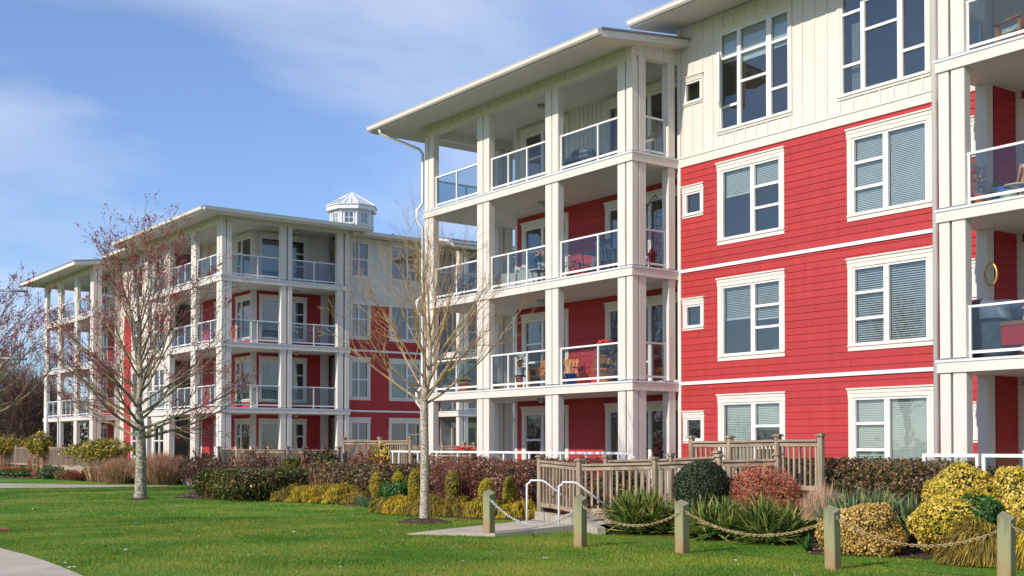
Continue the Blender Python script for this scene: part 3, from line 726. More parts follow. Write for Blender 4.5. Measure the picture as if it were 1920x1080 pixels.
for k in range(8):
    a = Vector(ring(1.5, 14.99)[k]); b = Vector((CX, CY_, 15.87)); rf.beam(a, b, .05, .05, M['flash'])
    a2 = Vector(ring(1.5, 14.98)[(k+1) % 8])
    for q in (.33, .66): s0 = a.lerp(a2, q); rf.beam(s0, s0.lerp(b, 1-max(q, 1-q)+.1), .02, .03, M['roof'])
rf.build('roof', M['flash'], cupb)
# ================================================================ LINK BLOCK seen through the near wing
link = thing('apartment_building', (0,0,0), 'shaded white balcony block in the courtyard, seen between the near building\'s columns', 'building')
lx0, lx1, ly = 33.0, 38.5, 48.4
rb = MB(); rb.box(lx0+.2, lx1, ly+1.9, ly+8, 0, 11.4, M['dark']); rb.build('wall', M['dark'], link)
for k in range(4):
    z = fl[k]
    if k: mb = MB(); mb.box(lx0-.1, lx1+.1, ly-.1, ly+2, z-.05, z, M['flash']); mb.box(lx0-.08, lx1+.08, ly-.08, ly+2, z-.27, z-.052, M['post']); mb.build('balcony_floor', M['post'], link)
    for a in (lx0, lx0+.32, lx0+2.9, lx0+3.2, lx1-.3): post(link, a, a+.26, ly, ly+.25, z, (fl[k+1]-.27 if k < 3 else 11.35))
    if k:
        for a, b in ((lx0+.6, lx0+2.9), (lx0+3.45, lx1-.3)): railing(link, 'Y', ly+.12, a, b, z, [(a+b)/2])
    grid_window(link, 'Y', ly+1.88, lx0+.9, lx0+2.4, z+.1, z+2.2, [(.03,.48,[.5]),(.54,.97,[])], 'balcony_door', sill=False, trim=.08)
    grid_window(link, 'Y', ly+1.88, lx0+3.5, lx0+5.0, z+.1, z+2.2, [(.03,.48,[.5]),(.54,.97,[])], 'balcony_door', sill=False, trim=.08)
roof_slab(link, [(lx0-1,ly-1,11.3),(lx0+1.6,ly+3.3,12.3),(lx1+1,ly+3.3,12.3),(lx1+1,ly-1,11.3)], .16)
roof_slab(link, [(lx0+1.6,ly+3.0,12.3),(lx0+3.2,ly+8,13.4),(lx1+1,ly+8,13.4),(lx1+1,ly+3.0,12.3)], .16)
# ================================================================ GROUND
def sheet(name, pts, z, mat, kind='structure', sub=0):
    mb = MB(); mb.add([(p[0], p[1], z) for p in pts], [tuple(range(len(pts)))], mat); o = mb.build(name, mat); tag(o, kind=kind); return o
grassm, t_, b_ = newmat('lawn'); n_ = t_.nodes; l_ = t_.links
g_ = n_.new('ShaderNodeNewGeometry')
z1_ = n_.new('ShaderNodeTexNoise'); z1_.inputs['Scale'].default_value = 0.35; z1_.inputs['Detail'].default_value = 6; l_.new(g_.outputs['Position'], z1_.inputs['Vector'])
r1_ = n_.new('ShaderNodeValToRGB'); e = r1_.color_ramp.elements
e[0].position = .32; e[0].color = (0.05, 0.14, 0.014, 1); e[1].position = .72; e[1].color = (0.26, 0.26, 0.045, 1)
e.new(.5).color = (0.10, 0.22, 0.022, 1)
l_.new(z1_.outputs[0], r1_.inputs[0]); l_.new(r1_.outputs[0], b_.inputs['Base Color']); b_.inputs['Roughness'].default_value = .8; b_.inputs['Specular IOR Level'].default_value = .1
z2_ = n_.new('ShaderNodeTexNoise'); z2_.inputs['Scale'].default_value = 30; z2_.inputs['Detail'].default_value = 4; l_.new(g_.outputs['Position'], z2_.inputs['Vector'])
bp_ = n_.new('ShaderNodeBump'); bp_.inputs['Strength'].default_value = .8; bp_.inputs['Distance'].default_value = .05; l_.new(z2_.outputs[0], bp_.inputs['Height']); l_.new(bp_.outputs[0], b_.inputs['Normal'])
M['lawn'] = grassm
M['blade'] = leafmat('grass_blade', [(0.05, 0.13, 0.012), (0.11, 0.225, 0.018), (0.20, 0.30, 0.028), (0.44, 0.38, 0.07)], .55, .4, .45, 2.6)
M['mulch'] = noise_mat('mulch', (0.030, 0.017, 0.012), (0.10, 0.060, 0.042), 9, .95, 1.0, 40, detail=8)
sheet('ground', [(-400,-60),(600,-60),(600,900),(-400,900)], 0.0, M['lawn'])
bed = [(14.2,66),(15.6,61.5),(16.8,58),(17.3,52),(19.4,52.5),(20.0,48),(17.0,42),(14.0,36.6),(13.9,35.0),(15.1,32.0),(15.8,29.6),(15.75,27.2),(14.4,24.4),(14.9,22.4),(15.6,20.6),(15.2,19.6),(15.0,17.6),(14.4,16.9),(15.3,15.3),(16.2,14.0),(15.4,12.6),(14.3,11.6),(14.8,10.7),(15.3,9.7),(15.0,8.6),(15.0,3),(24,3),(24,80),(12,80)]
sheet('planting_bed', bed, .012, M['mulch'])
sheet('far_path', [(-60,66),(8,58),(12.9,53.6),(15.0,50.3),(17.6,46.7),(17.2,45.8),(13.9,46.6),(11.4,47.8),(2,51),(-60,52)], .016, M['walk'])
sheet('footpath', [(4.77,19.96),(4.79,18.16),(4.75,17.3),(4.70,16.4),(4.60,15.2),(4.2,12),(3.2,6),(2,0),(-10,-10),(-14,10),(-4,26),(1.5,24.6),(3.6,22.6),(4.6,21.2)], .016, M['walk'])
# courtyard and terrace ground under the buildings
mb = MB(); mb.box(18.6, 34, 30, 49.5, -.2, .30, M['deck']); mb.build('terrace', M['deck']); tag(bpy.data.objects['terrace'], kind='structure')
mb = MB(); mb.box(19.4, 22.19, 13.5, 22.15, -.2, .33, M['deck']); o = mb.build('terrace', M['deck']); tag(o, kind='structure')

# ---- foliage generators
def leaf_quads(P, Nn, size, aspect=0.6, jitter=0.7, cup=0.0):
    """diamond leaves at P, facing roughly Nn"""
    n = len(P); nn = Nn+rng.normal(0, jitter, (n, 3)); nn /= np.linalg.norm(nn, axis=1)[:, None]+1e-9
    a = rng.normal(0, 1, (n, 3)); a -= (a*nn).sum(1)[:, None]*nn; a /= np.linalg.norm(a, axis=1)[:, None]+1e-9
    b = np.cross(nn, a); s = (size*rng.uniform(.6, 1.3, n))[:, None]
    V = np.empty((n, 4, 3)); V[:, 0] = P-a*s; V[:, 1] = P+b*s*aspect; V[:, 2] = P+a*s; V[:, 3] = P-b*s*aspect
    F = np.arange(n*4).reshape(n, 4)
    return V.reshape(-1, 3), F
def blob_noise(D, seed, amp):
    r2 = np.random.default_rng(seed); out = np.zeros(len(D))
    for f in (2.0, 4.0, 8.0):
        for _ in range(3):
            k = r2.normal(0, f, 3); out += np.sin(D@k+r2.uniform(0, 6))*amp/f*1.2
    return out
def core_mesh(fun, mat, nu=24, nv=14):
    V = []; F = []
    for i in range(nv+1):
        th = math.pi*i/nv
        for k in range(nu):
            ph = 2*math.pi*k/nu; V.append(fun(np.array([[math.sin(th)*math.cos(ph), math.sin(th)*math.sin(ph), math.cos(th)]]))[0])
    for i in range(nv):
        for k in range(nu): F.append((i*nu+k, i*nu+(k+1) % nu, (i+1)*nu+(k+1) % nu, (i+1)*nu+k))
    return np.array(V), np.array(F)
def superpt(D, c, r, pw, seed, amp, s=1.0):
    """point on a rounded-box/ellipsoid surface along directions D"""
    k = (np.abs(D)**pw).sum(1)**(-1/pw)
    q = D*k[:, None]
    nz = 1+blob_noise(D*1.5, seed, amp)
    return np.array(c)+q*nz[:, None]*np.array(r)*s
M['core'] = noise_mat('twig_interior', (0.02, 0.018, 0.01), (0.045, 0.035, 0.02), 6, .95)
def bush(name, label, cat, c, r, mat, n, size, aspect=.6, pw=2.5, amp=.10, depth=.25, group=None, jitter=.7, coremat=None, seed=None, extra=None, loose=0.0):
    """dense clipped or rounded shrub: shell of leaves of some depth over a twiggy core"""
    seed = seed or random.randrange(10**6); r2 = np.random.default_rng(seed)
    D = r2.normal(0, 1, (n, 3)); D[:, 2] = np.where(D[:, 2] < 0, D[:, 2]*.7, D[:, 2]); D /= np.linalg.norm(D, axis=1)[:, None]
    # even spread over elongated shapes
    s = 1-depth*r2.uniform(0, 1, n)**1.7+r2.exponential(loose+1e-6, n)*(loose > 0)
    P = superpt(D, (0, 0, 0), (1, 1, 1), pw, seed, amp)*s[:, None]*np.array(r)
    if max(r[0], r[1])/min(r[0], r[1]) > 2:
        # box-like hedge: redistribute along the long axis
        ax = 0 if r[0] > r[1] else 1; oth = 1-ax
        u = r2.uniform(-1, 1, n); th = r2.uniform(0, 2*np.pi, n); cc = np.stack([np.cos(th), np.sin(th)], 1); kk = (np.abs(cc)**4).sum(1)**(-1/4)
        Pn = np.zeros((n, 3)); Pn[:, ax] = u*r[ax]; nz = 1+blob_noise(np.stack([u*r[ax], cc[:, 0], cc[:, 1]], 1)*.9, seed, amp)
        endf = np.clip((1-np.abs(u))*r[ax]/(0.5*r[oth]), .35, 1)**.5
        Pn[:, oth] = cc[:, 0]*kk*r[oth]*s*nz*endf; Pn[:, 2] = cc[:, 1]*kk*r[2]*s*nz*endf
        Nn = Pn/np.array(r)**2; P = Pn; Nn[:, ax] *= .2
    else: Nn = P/np.array(r)**2
    Nn = Nn/(np.linalg.norm(Nn, axis=1)[:, None]+1e-9)
    P = P+np.array(c); keep = P[:, 2] > .02; P = P[keep]; Nn = Nn[keep]
    V, F = leaf_quads(P, Nn, size, aspect, jitter)
    mi = np.zeros(len(F), int)
    if max(r[0], r[1])/min(r[0], r[1]) > 2:
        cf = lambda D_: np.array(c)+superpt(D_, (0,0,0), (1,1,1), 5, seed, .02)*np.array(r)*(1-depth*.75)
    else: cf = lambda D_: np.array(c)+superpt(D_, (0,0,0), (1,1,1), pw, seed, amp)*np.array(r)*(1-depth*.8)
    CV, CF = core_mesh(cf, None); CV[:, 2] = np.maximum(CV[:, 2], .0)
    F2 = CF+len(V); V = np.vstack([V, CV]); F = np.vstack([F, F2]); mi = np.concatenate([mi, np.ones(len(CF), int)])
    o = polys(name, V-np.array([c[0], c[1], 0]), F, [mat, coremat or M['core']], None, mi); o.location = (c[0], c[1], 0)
    return tag(o, label, cat, group)
def blades(P, D, length, width, droop, segs=4, r2=rng):
    """curved tapering blades: base P, direction D (unit), droop bends them over"""
    n = len(P); side = np.cross(D, np.array([0, 0, 1.0])); ln = np.linalg.norm(side, axis=1); side[ln < .05] = (1, 0, 0); side /= np.linalg.norm(side, axis=1)[:, None]
    rot = r2.uniform(-1, 1, n)[:, None]; side = side+np.cross(D, side)*rot; side /= np.linalg.norm(side, axis=1)[:, None]
    V = np.empty((n, (segs+1)*2, 3)); L_ = length[:, None]
    for i in range(segs+1):
        t = i/segs; c = P+D*L_*t+np.array([0, 0, -1.0])*(L_*droop[:, None]*t*t)
        wd = width[:, None]*(1-t)**.6*(0.55+1.4*t*(1-t)) if i < segs else width[:, None]*.06
        V[:, 2*i] = c-side*wd/2; V[:, 2*i+1] = c+side*wd/2
    base = np.arange(n)[:, None]*(segs+1)*2
    F = np.concatenate([base+np.array([2*i, 2*i+1, 2*i+3, 2*i+2]) for i in range(segs)])
    return V.reshape(-1, 3), F
def yucca(label, cat, c, rx, ry, h, heads, per, mat, wd=.056, group=None, name='yucca', L0=.62, up=.45):
    Vs = []; Fs = []; b = 0; r2 = np.random.default_rng(int(abs(c[0]*100+c[1]*17)))
    for k in range(heads):
        a = r2.uniform(0, 6.28); rr = math.sqrt(r2.uniform(0, 1)); q = np.array([c[0]+rx*rr*math.cos(a), c[1]+ry*rr*math.sin(a), max(0.02, (h-L0*.85)*r2.uniform(.1, 1)*(1-.5*rr))])
        n = per; az = r2.uniform(0, 6.28, n); el = np.clip(r2.normal(up, .42, n)+.25, -.25, 1.5)
        D = np.stack([np.cos(az)*np.cos(el), np.sin(az)*np.cos(el), np.sin(el)], 1)
        V, F = blades(np.tile(q, (n, 1)), D, L0*r2.uniform(.6, 1.1, n), wd*r2.uniform(.7, 1.2, n), r2.uniform(.02, .28, n), 4, r2)
        V[:, 2] = np.maximum(V[:, 2], .015)
        Vs.append(V); Fs.append(F+b); b += len(V)
    V = np.vstack(Vs)-np.array([c[0], c[1], 0]); o = polys(name, V, np.vstack(Fs), [mat]); o.location = (c[0], c[1], 0)
    return tag(o, label, cat, group)
def thread_mound(label, c, r, mat, n, name='gold_thread_cypress', L0=.28, group=None):
    """mop-like mound of drooping threads"""
    r2 = np.random.default_rng(int(abs(c[0]*77+c[1]*31)))
    D = r2.normal(0, 1, (n, 3)); D[:, 2] = np.abs(D[:, 2])*1.1; D /= np.linalg.norm(D, axis=1)[:, None]
    sd_ = int(abs(c[1]*10)); sc = (.62+.38*r2.uniform(0, 1, n)**.6)*(1+blob_noise(D*3, sd_, .18))
    P = D*np.array(r)*sc[:, None]+np.array([c[0], c[1], .05]); P[:, 2] = np.maximum(P[:, 2], .08)
    out_ = D*np.array([1, 1, .45])+r2.normal(0, .25, (n, 3)); out_ /= np.linalg.norm(out_, axis=1)[:, None]
    V, F = blades(P, out_, L0*r2.uniform(.5, 1.2, n), np.full(n, .020)*r2.uniform(.7, 1.5, n), r2.uniform(.7, 1.5, n), 4, r2)
    V[:, 2] = np.maximum(V[:, 2], .015); mi = np.zeros(len(F), int)
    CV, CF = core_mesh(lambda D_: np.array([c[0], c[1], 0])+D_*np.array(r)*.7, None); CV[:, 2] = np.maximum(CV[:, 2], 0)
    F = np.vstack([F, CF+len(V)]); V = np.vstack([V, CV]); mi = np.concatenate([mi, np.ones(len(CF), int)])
    o = polys(name, V-np.array([c[0], c[1], 0]), F, [mat, M['goldcore']], None, mi); o.location = (c[0], c[1], 0)
    return tag(o, label, 'shrub', group)
def twig_bush(label, c, r, mat, n, name='bare_shrub', wd=.009, group=None, leaf=None, nleaf=0, lsize=.02, cat='shrub', spread=.55, mats=None):
    r2 = np.random.default_rng(int(abs(c[0]*57+c[1]*91)+n))
    n1 = n//3; az = r2.uniform(0, 6.28, n1); rr = np.sqrt(r2.uniform(0, 1, n1))
    P = np.stack([c[0]+rr*np.cos(az)*r[0]*.6, c[1]+rr*np.sin(az)*r[1]*.6, np.full(n1, .02)], 1)
    tgt = np.stack([c[0]+np.cos(az)*r[0]*rr, c[1]+np.sin(az)*r[1]*rr, r[2]*2*(1-.35*rr**2)*r2.uniform(.8, 1.03, n1)], 1)
    D = tgt-P; Ln = np.linalg.norm(D, axis=1); D /= Ln[:, None]
    V1, F1 = blades(P, D, Ln, np.full(n1, wd*1.5), r2.uniform(-.05, .08, n1), 4, r2)
    n2 = n-n1; k = r2.integers(0, n1, n2); t = r2.uniform(.3, .9, n2)
    P2 = P[k]+D[k]*(Ln[k]*t)[:, None]; D2 = D[k]+r2.normal(0, spread, (n2, 3)); D2[:, 2] += .15; D2 /= np.linalg.norm(D2, axis=1)[:, None]
    L2 = r2.uniform(.12, .38, n2)*r[2]*1.5
    V2, F2 = blades(P2, D2, L2, np.full(n2, wd), r2.uniform(-.05, .15, n2), 3, r2)
    V = np.vstack([V1, V2]); F = np.vstack([F1, F2+len(V1)]); mi = np.zeros(len(F), int); ms = [mat]
    if nleaf:
        k = r2.integers(0, n2, nleaf); Pl = P2[k]+D2[k]*(L2[k]*r2.uniform(.2, 1, nleaf))[:, None]
        VL, FL_ = leaf_quads(Pl, r2.normal(0, 1, (nleaf, 3)), lsize, .6, .5)
        F = np.vstack([F, FL_+len(V)]); V = np.vstack([V, VL]); mi = np.concatenate([mi, np.ones(len(FL_), int)]); ms.append(leaf)
    V[:, 2] = np.maximum(V[:, 2], .01)
    o = polys(name, V-np.array([c[0], c[1], 0]), F, ms, None, mi); o.location = (c[0], c[1], 0)
    return tag(o, label, cat, group)
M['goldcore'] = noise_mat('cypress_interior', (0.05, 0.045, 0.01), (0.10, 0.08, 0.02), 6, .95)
M['darkhedge'] = leafmat('dark_hedge_leaf', [(0.045, 0.022, 0.014), (0.050, 0.055, 0.014), (0.10, 0.10, 0.024), (0.20, 0.075, 0.045), (0.26, 0.18, 0.07)], .4)
M['laurel'] = leafmat('laurel_leaf', [(0.018, 0.024, 0.008), (0.038, 0.055, 0.012), (0.085, 0.11, 0.020), (0.17, 0.17, 0.035), (0.20, 0.09, 0.045)], .4)
M['redhedge'] = leafmat('red_hedge_leaf', [(0.06, 0.02, 0.016), (0.15, 0.038, 0.028), (0.10, 0.065, 0.025), (0.30, 0.085, 0.055), (0.44, 0.25, 0.15)], .5)
M['box'] = leafmat('boxwood_leaf', [(0.010, 0.022, 0.008), (0.022, 0.040, 0.014), (0.045, 0.062, 0.024), (0.085, 0.10, 0.05)], .5)
M['goldleaf'] = leafmat('gold_euonymus_leaf', [(0.16, 0.17, 0.02), (0.42, 0.33, 0.03), (0.66, 0.46, 0.04), (0.62, 0.46, 0.08), (0.74, 0.58, 0.18)], .45)
M['creamleaf'] = leafmat('variegated_leaf', [(0.24, 0.13, 0.03), (0.42, 0.25, 0.05), (0.58, 0.39, 0.10), (0.70, 0.52, 0.22)], .45)
M['greenleaf'] = leafmat('green_leaf', [(0.02, 0.06, 0.012), (0.04, 0.12, 0.02), (0.08, 0.18, 0.03)], .4)
M['yucca'] = leafmat('yucca_blade', [(0.03, 0.065, 0.014), (0.08, 0.14, 0.028), (0.20, 0.25, 0.05), (0.46, 0.43, 0.12)], .4, .25)
M['flax'] = leafmat('flax_blade', [(0.045, 0.085, 0.045), (0.10, 0.16, 0.08), (0.18, 0.25, 0.10), (0.34, 0.36, 0.14)], .4, .2)
M['thread'] = leafmat('gold_thread', [(0.09, 0.085, 0.012), (0.24, 0.19, 0.018), (0.45, 0.32, 0.02), (0.66, 0.45, 0.03)], .6)
M['thread2'] = leafmat('olive_thread', [(0.06, 0.055, 0.012), (0.16, 0.12, 0.02), (0.28, 0.19, 0.025), (0.40, 0.28, 0.04)], .6)
M['conif'] = leafmat('yellow_conifer', [(0.16, 0.15, 0.012), (0.38, 0.32, 0.02), (0.60, 0.46, 0.03)], .6)
M['twigbrown'] = leafmat('brown_twig', [(0.17, 0.085, 0.045), (0.40, 0.22, 0.12), (0.58, 0.37, 0.23)], .8, 0)
M['twigred'] = leafmat('red_twig', [(0.16, 0.05, 0.03), (0.34, 0.11, 0.06), (0.48, 0.20, 0.11)], .8, 0)
M['twigpurple'] = leafmat('purple_twig', [(0.06, 0.025, 0.018), (0.14, 0.05, 0.035), (0.23, 0.11, 0.07)], .8, 0)
M['berry'] = leafmat('red_berry', [(0.50, 0.02, 0.02), (0.70, 0.06, 0.04)], .4, 0)
M['redtwigleaf'] = leafmat('red_twig_tips', [(0.14, 0.06, 0.03), (0.34, 0.13, 0.06), (0.50, 0.22, 0.12), (0.55, 0.06, 0.04), (0.62, 0.34, 0.22)], .7)
M['drygrass'] = leafmat('dry_grass', [(0.30, 0.17, 0.10), (0.52, 0.34, 0.22), (0.66, 0.48, 0.33)], .8, .1)
M['rhodo'] = leafmat('rhododendron_leaf', [(0.05, 0.07, 0.012), (0.14, 0.15, 0.02), (0.34, 0.26, 0.03), (0.55, 0.38, 0.05)], .4)
M['dryleaf'] = leafmat('dry_hydrangea', [(0.14, 0.06, 0.04), (0.32, 0.17, 0.10), (0.50, 0.32, 0.21)], .8)
M['redleaf'] = leafmat('nandina_leaf', [(0.05, 0.06, 0.015), (0.20, 0.03, 0.02), (0.45, 0.05, 0.03)], .5)
M['orangefl'] = leafmat('orange_petal', [(0.75, 0.20, 0.02), (0.85, 0.45, 0.04)], .6)
M['redfl'] = leafmat('red_petal', [(0.60, 0.02, 0.02), (0.75, 0.06, 0.08)], .6)
M['whitefl'] = leafmat('white_petal', [(0.70, 0.72, 0.60), (0.80, 0.80, 0.72)], .6)
M['pinkfl'] = leafmat('pink_petal', [(0.70, 0.18, 0.12), (0.80, 0.40, 0.30)], .6)
def topz(py, X, px): return onX(px, py, X)[2]
def at(px, X): return onX(px, 850, X)[1]
# --- hedges
bush('hedge', 'dark clipped hedge with mixed brown and green leaves at the right, below the big blinds', 'hedge', (18.9, 14.1, .75), (.75, 2.75, .62), M['darkhedge'], 26000, .034, .55, amp=.05, depth=.35, loose=.02)
bush('hedge', 'broad dark evergreen hedge at the lawn edge between the two trees', 'hedge', (15.9, 34.0, .44), (1.75, 1.75, .48), M['laurel'], 26000, .042, .6, pw=9, amp=.035, depth=.2)
bush('hedge', 'brown-green hedge behind the yellow mound left of centre', 'hedge', (17.6, 30.6, .55), (.9, 3.4, .55), M['darkhedge'], 16000, .042, .6, amp=.07, depth=.35, loose=.03)
bush('hedge', 'long rust-red hedge under the white handrail', 'hedge', (17.6, 23.2, .68), (.7, 3.9, .60), M['redhedge'], 30000, .032, .5, amp=.06, depth=.4, loose=.03, coremat=M['core'])
bush('hedge', 'dark green hedge behind the ramp balustrade', 'hedge', (16.9, 18.6, .55), (.5, .9, .55), M['laurel'], 5000, .035, .5, amp=.06)
# --- right bed
bush('boxwood', 'dark green boxwood ball in front of the ramp fence', 'shrub', (16.2, at(1316,16.2), .85), (.50, .50, .50), M['box'], 16000, .018, .7, pw=2.2, amp=.04, depth=.2)
bush('red_twig_shrub', 'rounded shrub of orange-red bare twigs and berries beside the boxwood ball', 'shrub', (17.0, at(1428,17.0), .66), (.62, .68, .60), M['redtwigleaf'], 15000, .042, .16, pw=2.2, amp=.06, depth=.35, loose=.04, jitter=1.2)
yucca('green yucca clump left of the third post, by the concrete ramp wall', 'yucca', (15.2, at(1195,15.2), 0), .46, .64, 1.06, 30, 62, M['yucca'], group='yucca clumps in the right bed')
yucca('green yucca clump in the middle of the right bed below the red-twig shrub', 'yucca', (15.3, at(1345,15.3), 0), .44, .52, 1.0, 24, 60, M['yucca'], group='yucca clumps in the right bed')
yucca('green yucca clump right of centre in the right bed, next to dry grass', 'yucca', (15.4, at(1440,15.4), 0), .42, .50, 1.0, 22, 60, M['yucca'], group='yucca clumps in the right bed')
yucca('blue-green flax clump with upright blades behind the gold dome', 'flax', (16.3, at(1625,16.3), 0), .5, .85, 1.10, 24, 75, M['flax'], wd=.065, name='flax', L0=.82, up=.8)
yucca('small fresh yellow-green iris tuft at the foot of the cream dome', 'iris', (14.65, at(1518,14.65), 0), .08, .08, .3, 2, 14, M['greenleaf'], wd=.04, name='iris', L0=.36, up=.8)
twig_bush('tuft of dry pinkish ornamental grass beside the flax', (17.1, at(1545,17.1), 0), (.40, .5, .50), M['drygrass'], 2600, 'dry_grass_tuft', .010, spread=.25, cat='grass tuft')
bush('euonymus', 'small low dome of cream and ochre leaves behind the fourth post', 'shrub', (15.0, at(1612,15.0), .30), (.50, .62, .42), M['creamleaf'], 15000, .021, .75, pw=2.4, amp=.09, depth=.16)
bush('euonymus', 'large two-tiered golden shrub with a green patch, taller than the cream dome', 'shrub', (16.0, at(1795,16.0), .42), (.72, .80, .50), M['goldleaf'], 21000, .024, .75, pw=2.3, amp=.13, depth=.18)
bush('euonymus', 'upright golden shrub top rising behind the two-tiered one', 'shrub', (16.8, at(1800,16.8), .78), (.55, .52, .58), M['goldleaf'], 12000, .024, .75, pw=2.2, amp=.12, depth=.18)
bush('euonymus', 'dark green leafy patch grown through the golden shrub', 'shrub', (15.62, at(1840,15.62), .62), (.30, .28, .30), M['greenleaf'], 3200, .026, .7, amp=.12)
bush('euonymus', 'golden shrub at the right edge of the picture', 'shrub', (16.4, at(1930,16.4), .72), (.6, .58, .60), M['goldleaf'], 14000, .024, .75, pw=2.2, amp=.12, depth=.18)
thread_mound('drooping olive-gold cypress mound by the last post', (15.1, at(1850,15.1), 0), (.42, .55, .50), M['thread2'], 9000, L0=.2)
thread_mound('drooping golden cypress mound right of the last post', (15.3, at(1945,15.3), 0), (.40, .45, .50), M['thread'], 7000, L0=.2)
# --- middle bed
gg = 'drooping gold cypress mounds along the lawn edge'
for px, py, rx, rz, mt, lab in ((532,940,.62,.62,'thread2','leftmost olive drooping cypress mound beside the dark evergreen hedge'),(575,942,.66,.68,'thread','second gold drooping cypress mound from the left, beside the dark hedge'),(620,944,.68,.72,'thread','third gold drooping cypress mound from the left, with orange tips'),(662,944,.62,.66,'thread2','fourth drooping cypress mound from the left, behind the mulch tip'),(700,934,.55,.55,'thread','small gold drooping cypress mound behind the grey grass tufts'),
        (722,962,.42,.50,'thread2','olive drooping cypress mound beside the dry grass tuft'),(752,965,.48,.62,'thread','brightest gold drooping cypress mound left of the slim bare tree'),(800,968,.50,.60,'thread2','olive drooping cypress mound just behind the slim tree trunk'),(845,969,.50,.58,'thread2','olive drooping cypress mound right of the slim tree trunk'),(893,970,.48,.56,'thread','gold drooping cypress mound left of the first chain post'),(938,972,.46,.55,'thread','gold drooping cypress mound behind the first chain post'),(976,972,.36,.50,'thread','gold drooping cypress mound beside the handrails')):
    g_ = onG(px, py); thread_mound(lab, (float(g_[0])+rx*.55, float(g_[1])+rx*.45, 0), (rx, rx*1.05, rz*.60), M[mt], int(11000*rx/.6), L0=.13, group=gg)
bush('euonymus', 'low light-green rounded shrub above the bright gold mound', 'shrub', (16.4, at(742,16.4), .42), (.4, .5, .26), M['greenleaf'], 3500, .03, .7, amp=.06)
for px, X, py, lab in ((706,16.6,885,'leftmost small upright yellow conifer before the rust-red hedge'),(747,16.5,883,'small yellow conifer ball second from the left before the rust-red hedge'),(778,16.5,880,'small yellow conifer half hidden by the slim tree trunk'),(848,16.5,884,'small yellow-brown conifer right of the slim tree'),(912,16.3,896,'small yellow-green conifer ball behind the first chain post'),(955,16.2,890,'pointed yellow conifer next to the handrails')):
    zt = topz(py, X, px); yy = at(px, X)
    bush('dwarf_conifer', lab, 'conifer', (X, yy, zt*.56), (.19, .19, zt*.46), M['rhodo'] if 'brown' in lab else M['conif'], 3600, .02, .35, pw=2.0 if 'pointed' not in lab else 1.4, amp=.05, depth=.25, group='dwarf conifers before the red hedge')
for px, X, s in ((730,17.1,.5),(790,17.3,.6),(840,17.0,.6),(690,17.8,.5),(640,18.0,.5),(985,16.9,.45),(930,17.2,.5)):
    twig_bush({730:'low purple-twigged shrub between the two left yellow conifers',790:'low purple-twigged shrub behind the slim tree',840:'low purple-twigged shrub right of the slim tree',690:'low purple-twigged shrub before the steps fence',640:'low purple-twigged shrub near the weeping shrub',985:'low purple-twigged shrub against the ramp post',930:'low purple-twigged shrub between conifer ball and pointed conifer'}[px],
              (X, at(px,X), 0), (.6, .9, s*.48), M['twigpurple'], 1800, 'bare_shrub', .009, group='purple-twigged shrubs before the red hedge')
for px, X, lab in ((676,16.0,'grey-green grass tuft left of the bright gold mound'),(685,15.7,'round grey fescue tuft in the mulch'),(700,15.5,'grey-green fescue tuft nearest the gold mound'),(712,15.2,'pinkish dry grass tuft at the mulch tip')):
    twig_bush(lab, (X, at(px,X), 0), (.2, .2, .16), M['drygrass'] if 'pink' in lab else M['flax'], 700, 'grass_tuft', .008, spread=.2, cat='grass tuft', group='small grass tufts in the middle bed')
# --- left bed
for px, X, w_, py, lab in ((75,18.0,1.1,816,'yellow-green rhododendron left of the far corner balconies'),(185,17.2,1.75,824,'widest yellow-green rhododendron, left of the big tree trunk'),(8,18.0,1.4,822,'yellow-green rhododendron at the left edge of the picture')):
    yy = at(px, X); zt = topz(py, X, px)
    o = bush('rhododendron', lab, 'shrub', (X, yy, zt*.76), (w_*.62, w_, zt*.24), M['rhodo'], 3600, .07, .55, amp=.22, depth=.8, loose=.07, coremat=M['goldcore'])
    st_ = twig_bush('bare leggy stems', (X, yy, 0), (.9, 1.3, zt*.36), M['twigbrown'], 260, 'stems', .03, spread=.3); st_.parent = o; st_.location = (0, 0, 0)
    for q_ in ('label', 'category'): del st_[q_]
for px, X, s, lab in ((228,17.2,1.0,'brown bare-twigged shrub just left of the big tree trunk'),(300,18.0,1.25,'broad brown bare-twigged shrub just right of the big tree trunk'),(262,18.6,1.0,'brown bare-twigged shrub directly behind the big tree trunk')):
    yy = at(px, X); zt = topz(838 if px == 300 else 850, X, px)
    twig_bush(lab, (X, yy, 0), (1.1*s, 1.5*s, zt*.46), M['twigbrown'], 12000, 'bare_shrub', .012, spread=1.3, group='brown bare shrubs by the left fence')
for i, px in enumerate((378,)):
    yy = at(px, 17.6); zt = topz(842, 17.6, px)
    twig_bush('shrub of dried tan hydrangea heads left of the far fence post', (17.6, yy, 0), (.9, 1.2, zt*.5), M['twigbrown'], 900, 'hydrangea', .012, leaf=M['dryleaf'], nleaf=2600, lsize=.06)
twig_bush('dark reddish leaning shrub with leaves before the far fence', (17.9, at(478,17.9), 0), (.9, 1.5, .86), M['twigpurple'], 500, 'hydrangea', .018, leaf=M['dryleaf'], nleaf=1100, lsize=.055, spread=.5)
twig_bush('nandina with red leaves over the middle of the far fence', (18.3, at(600,18.3), 0), (.6, .85, .80), M['twigbrown'], 500, 'nandina', .012, leaf=M['redleaf'], nleaf=2600, lsize=.045, spread=.4)
bush('shrub', 'dark green shrub under the red nandina', 'shrub', (18.1, at(607,18.1), .95), (.45, .7, .42), M['laurel'], 2600, .045, .6, amp=.12)
bush('shrub', 'yellow-green shrub behind the far fence pickets', 'shrub', (18.6, at(553,18.6), .75), (.4, .75, .42), M['rhodo'], 2200, .05, .6, amp=.12, loose=.04)
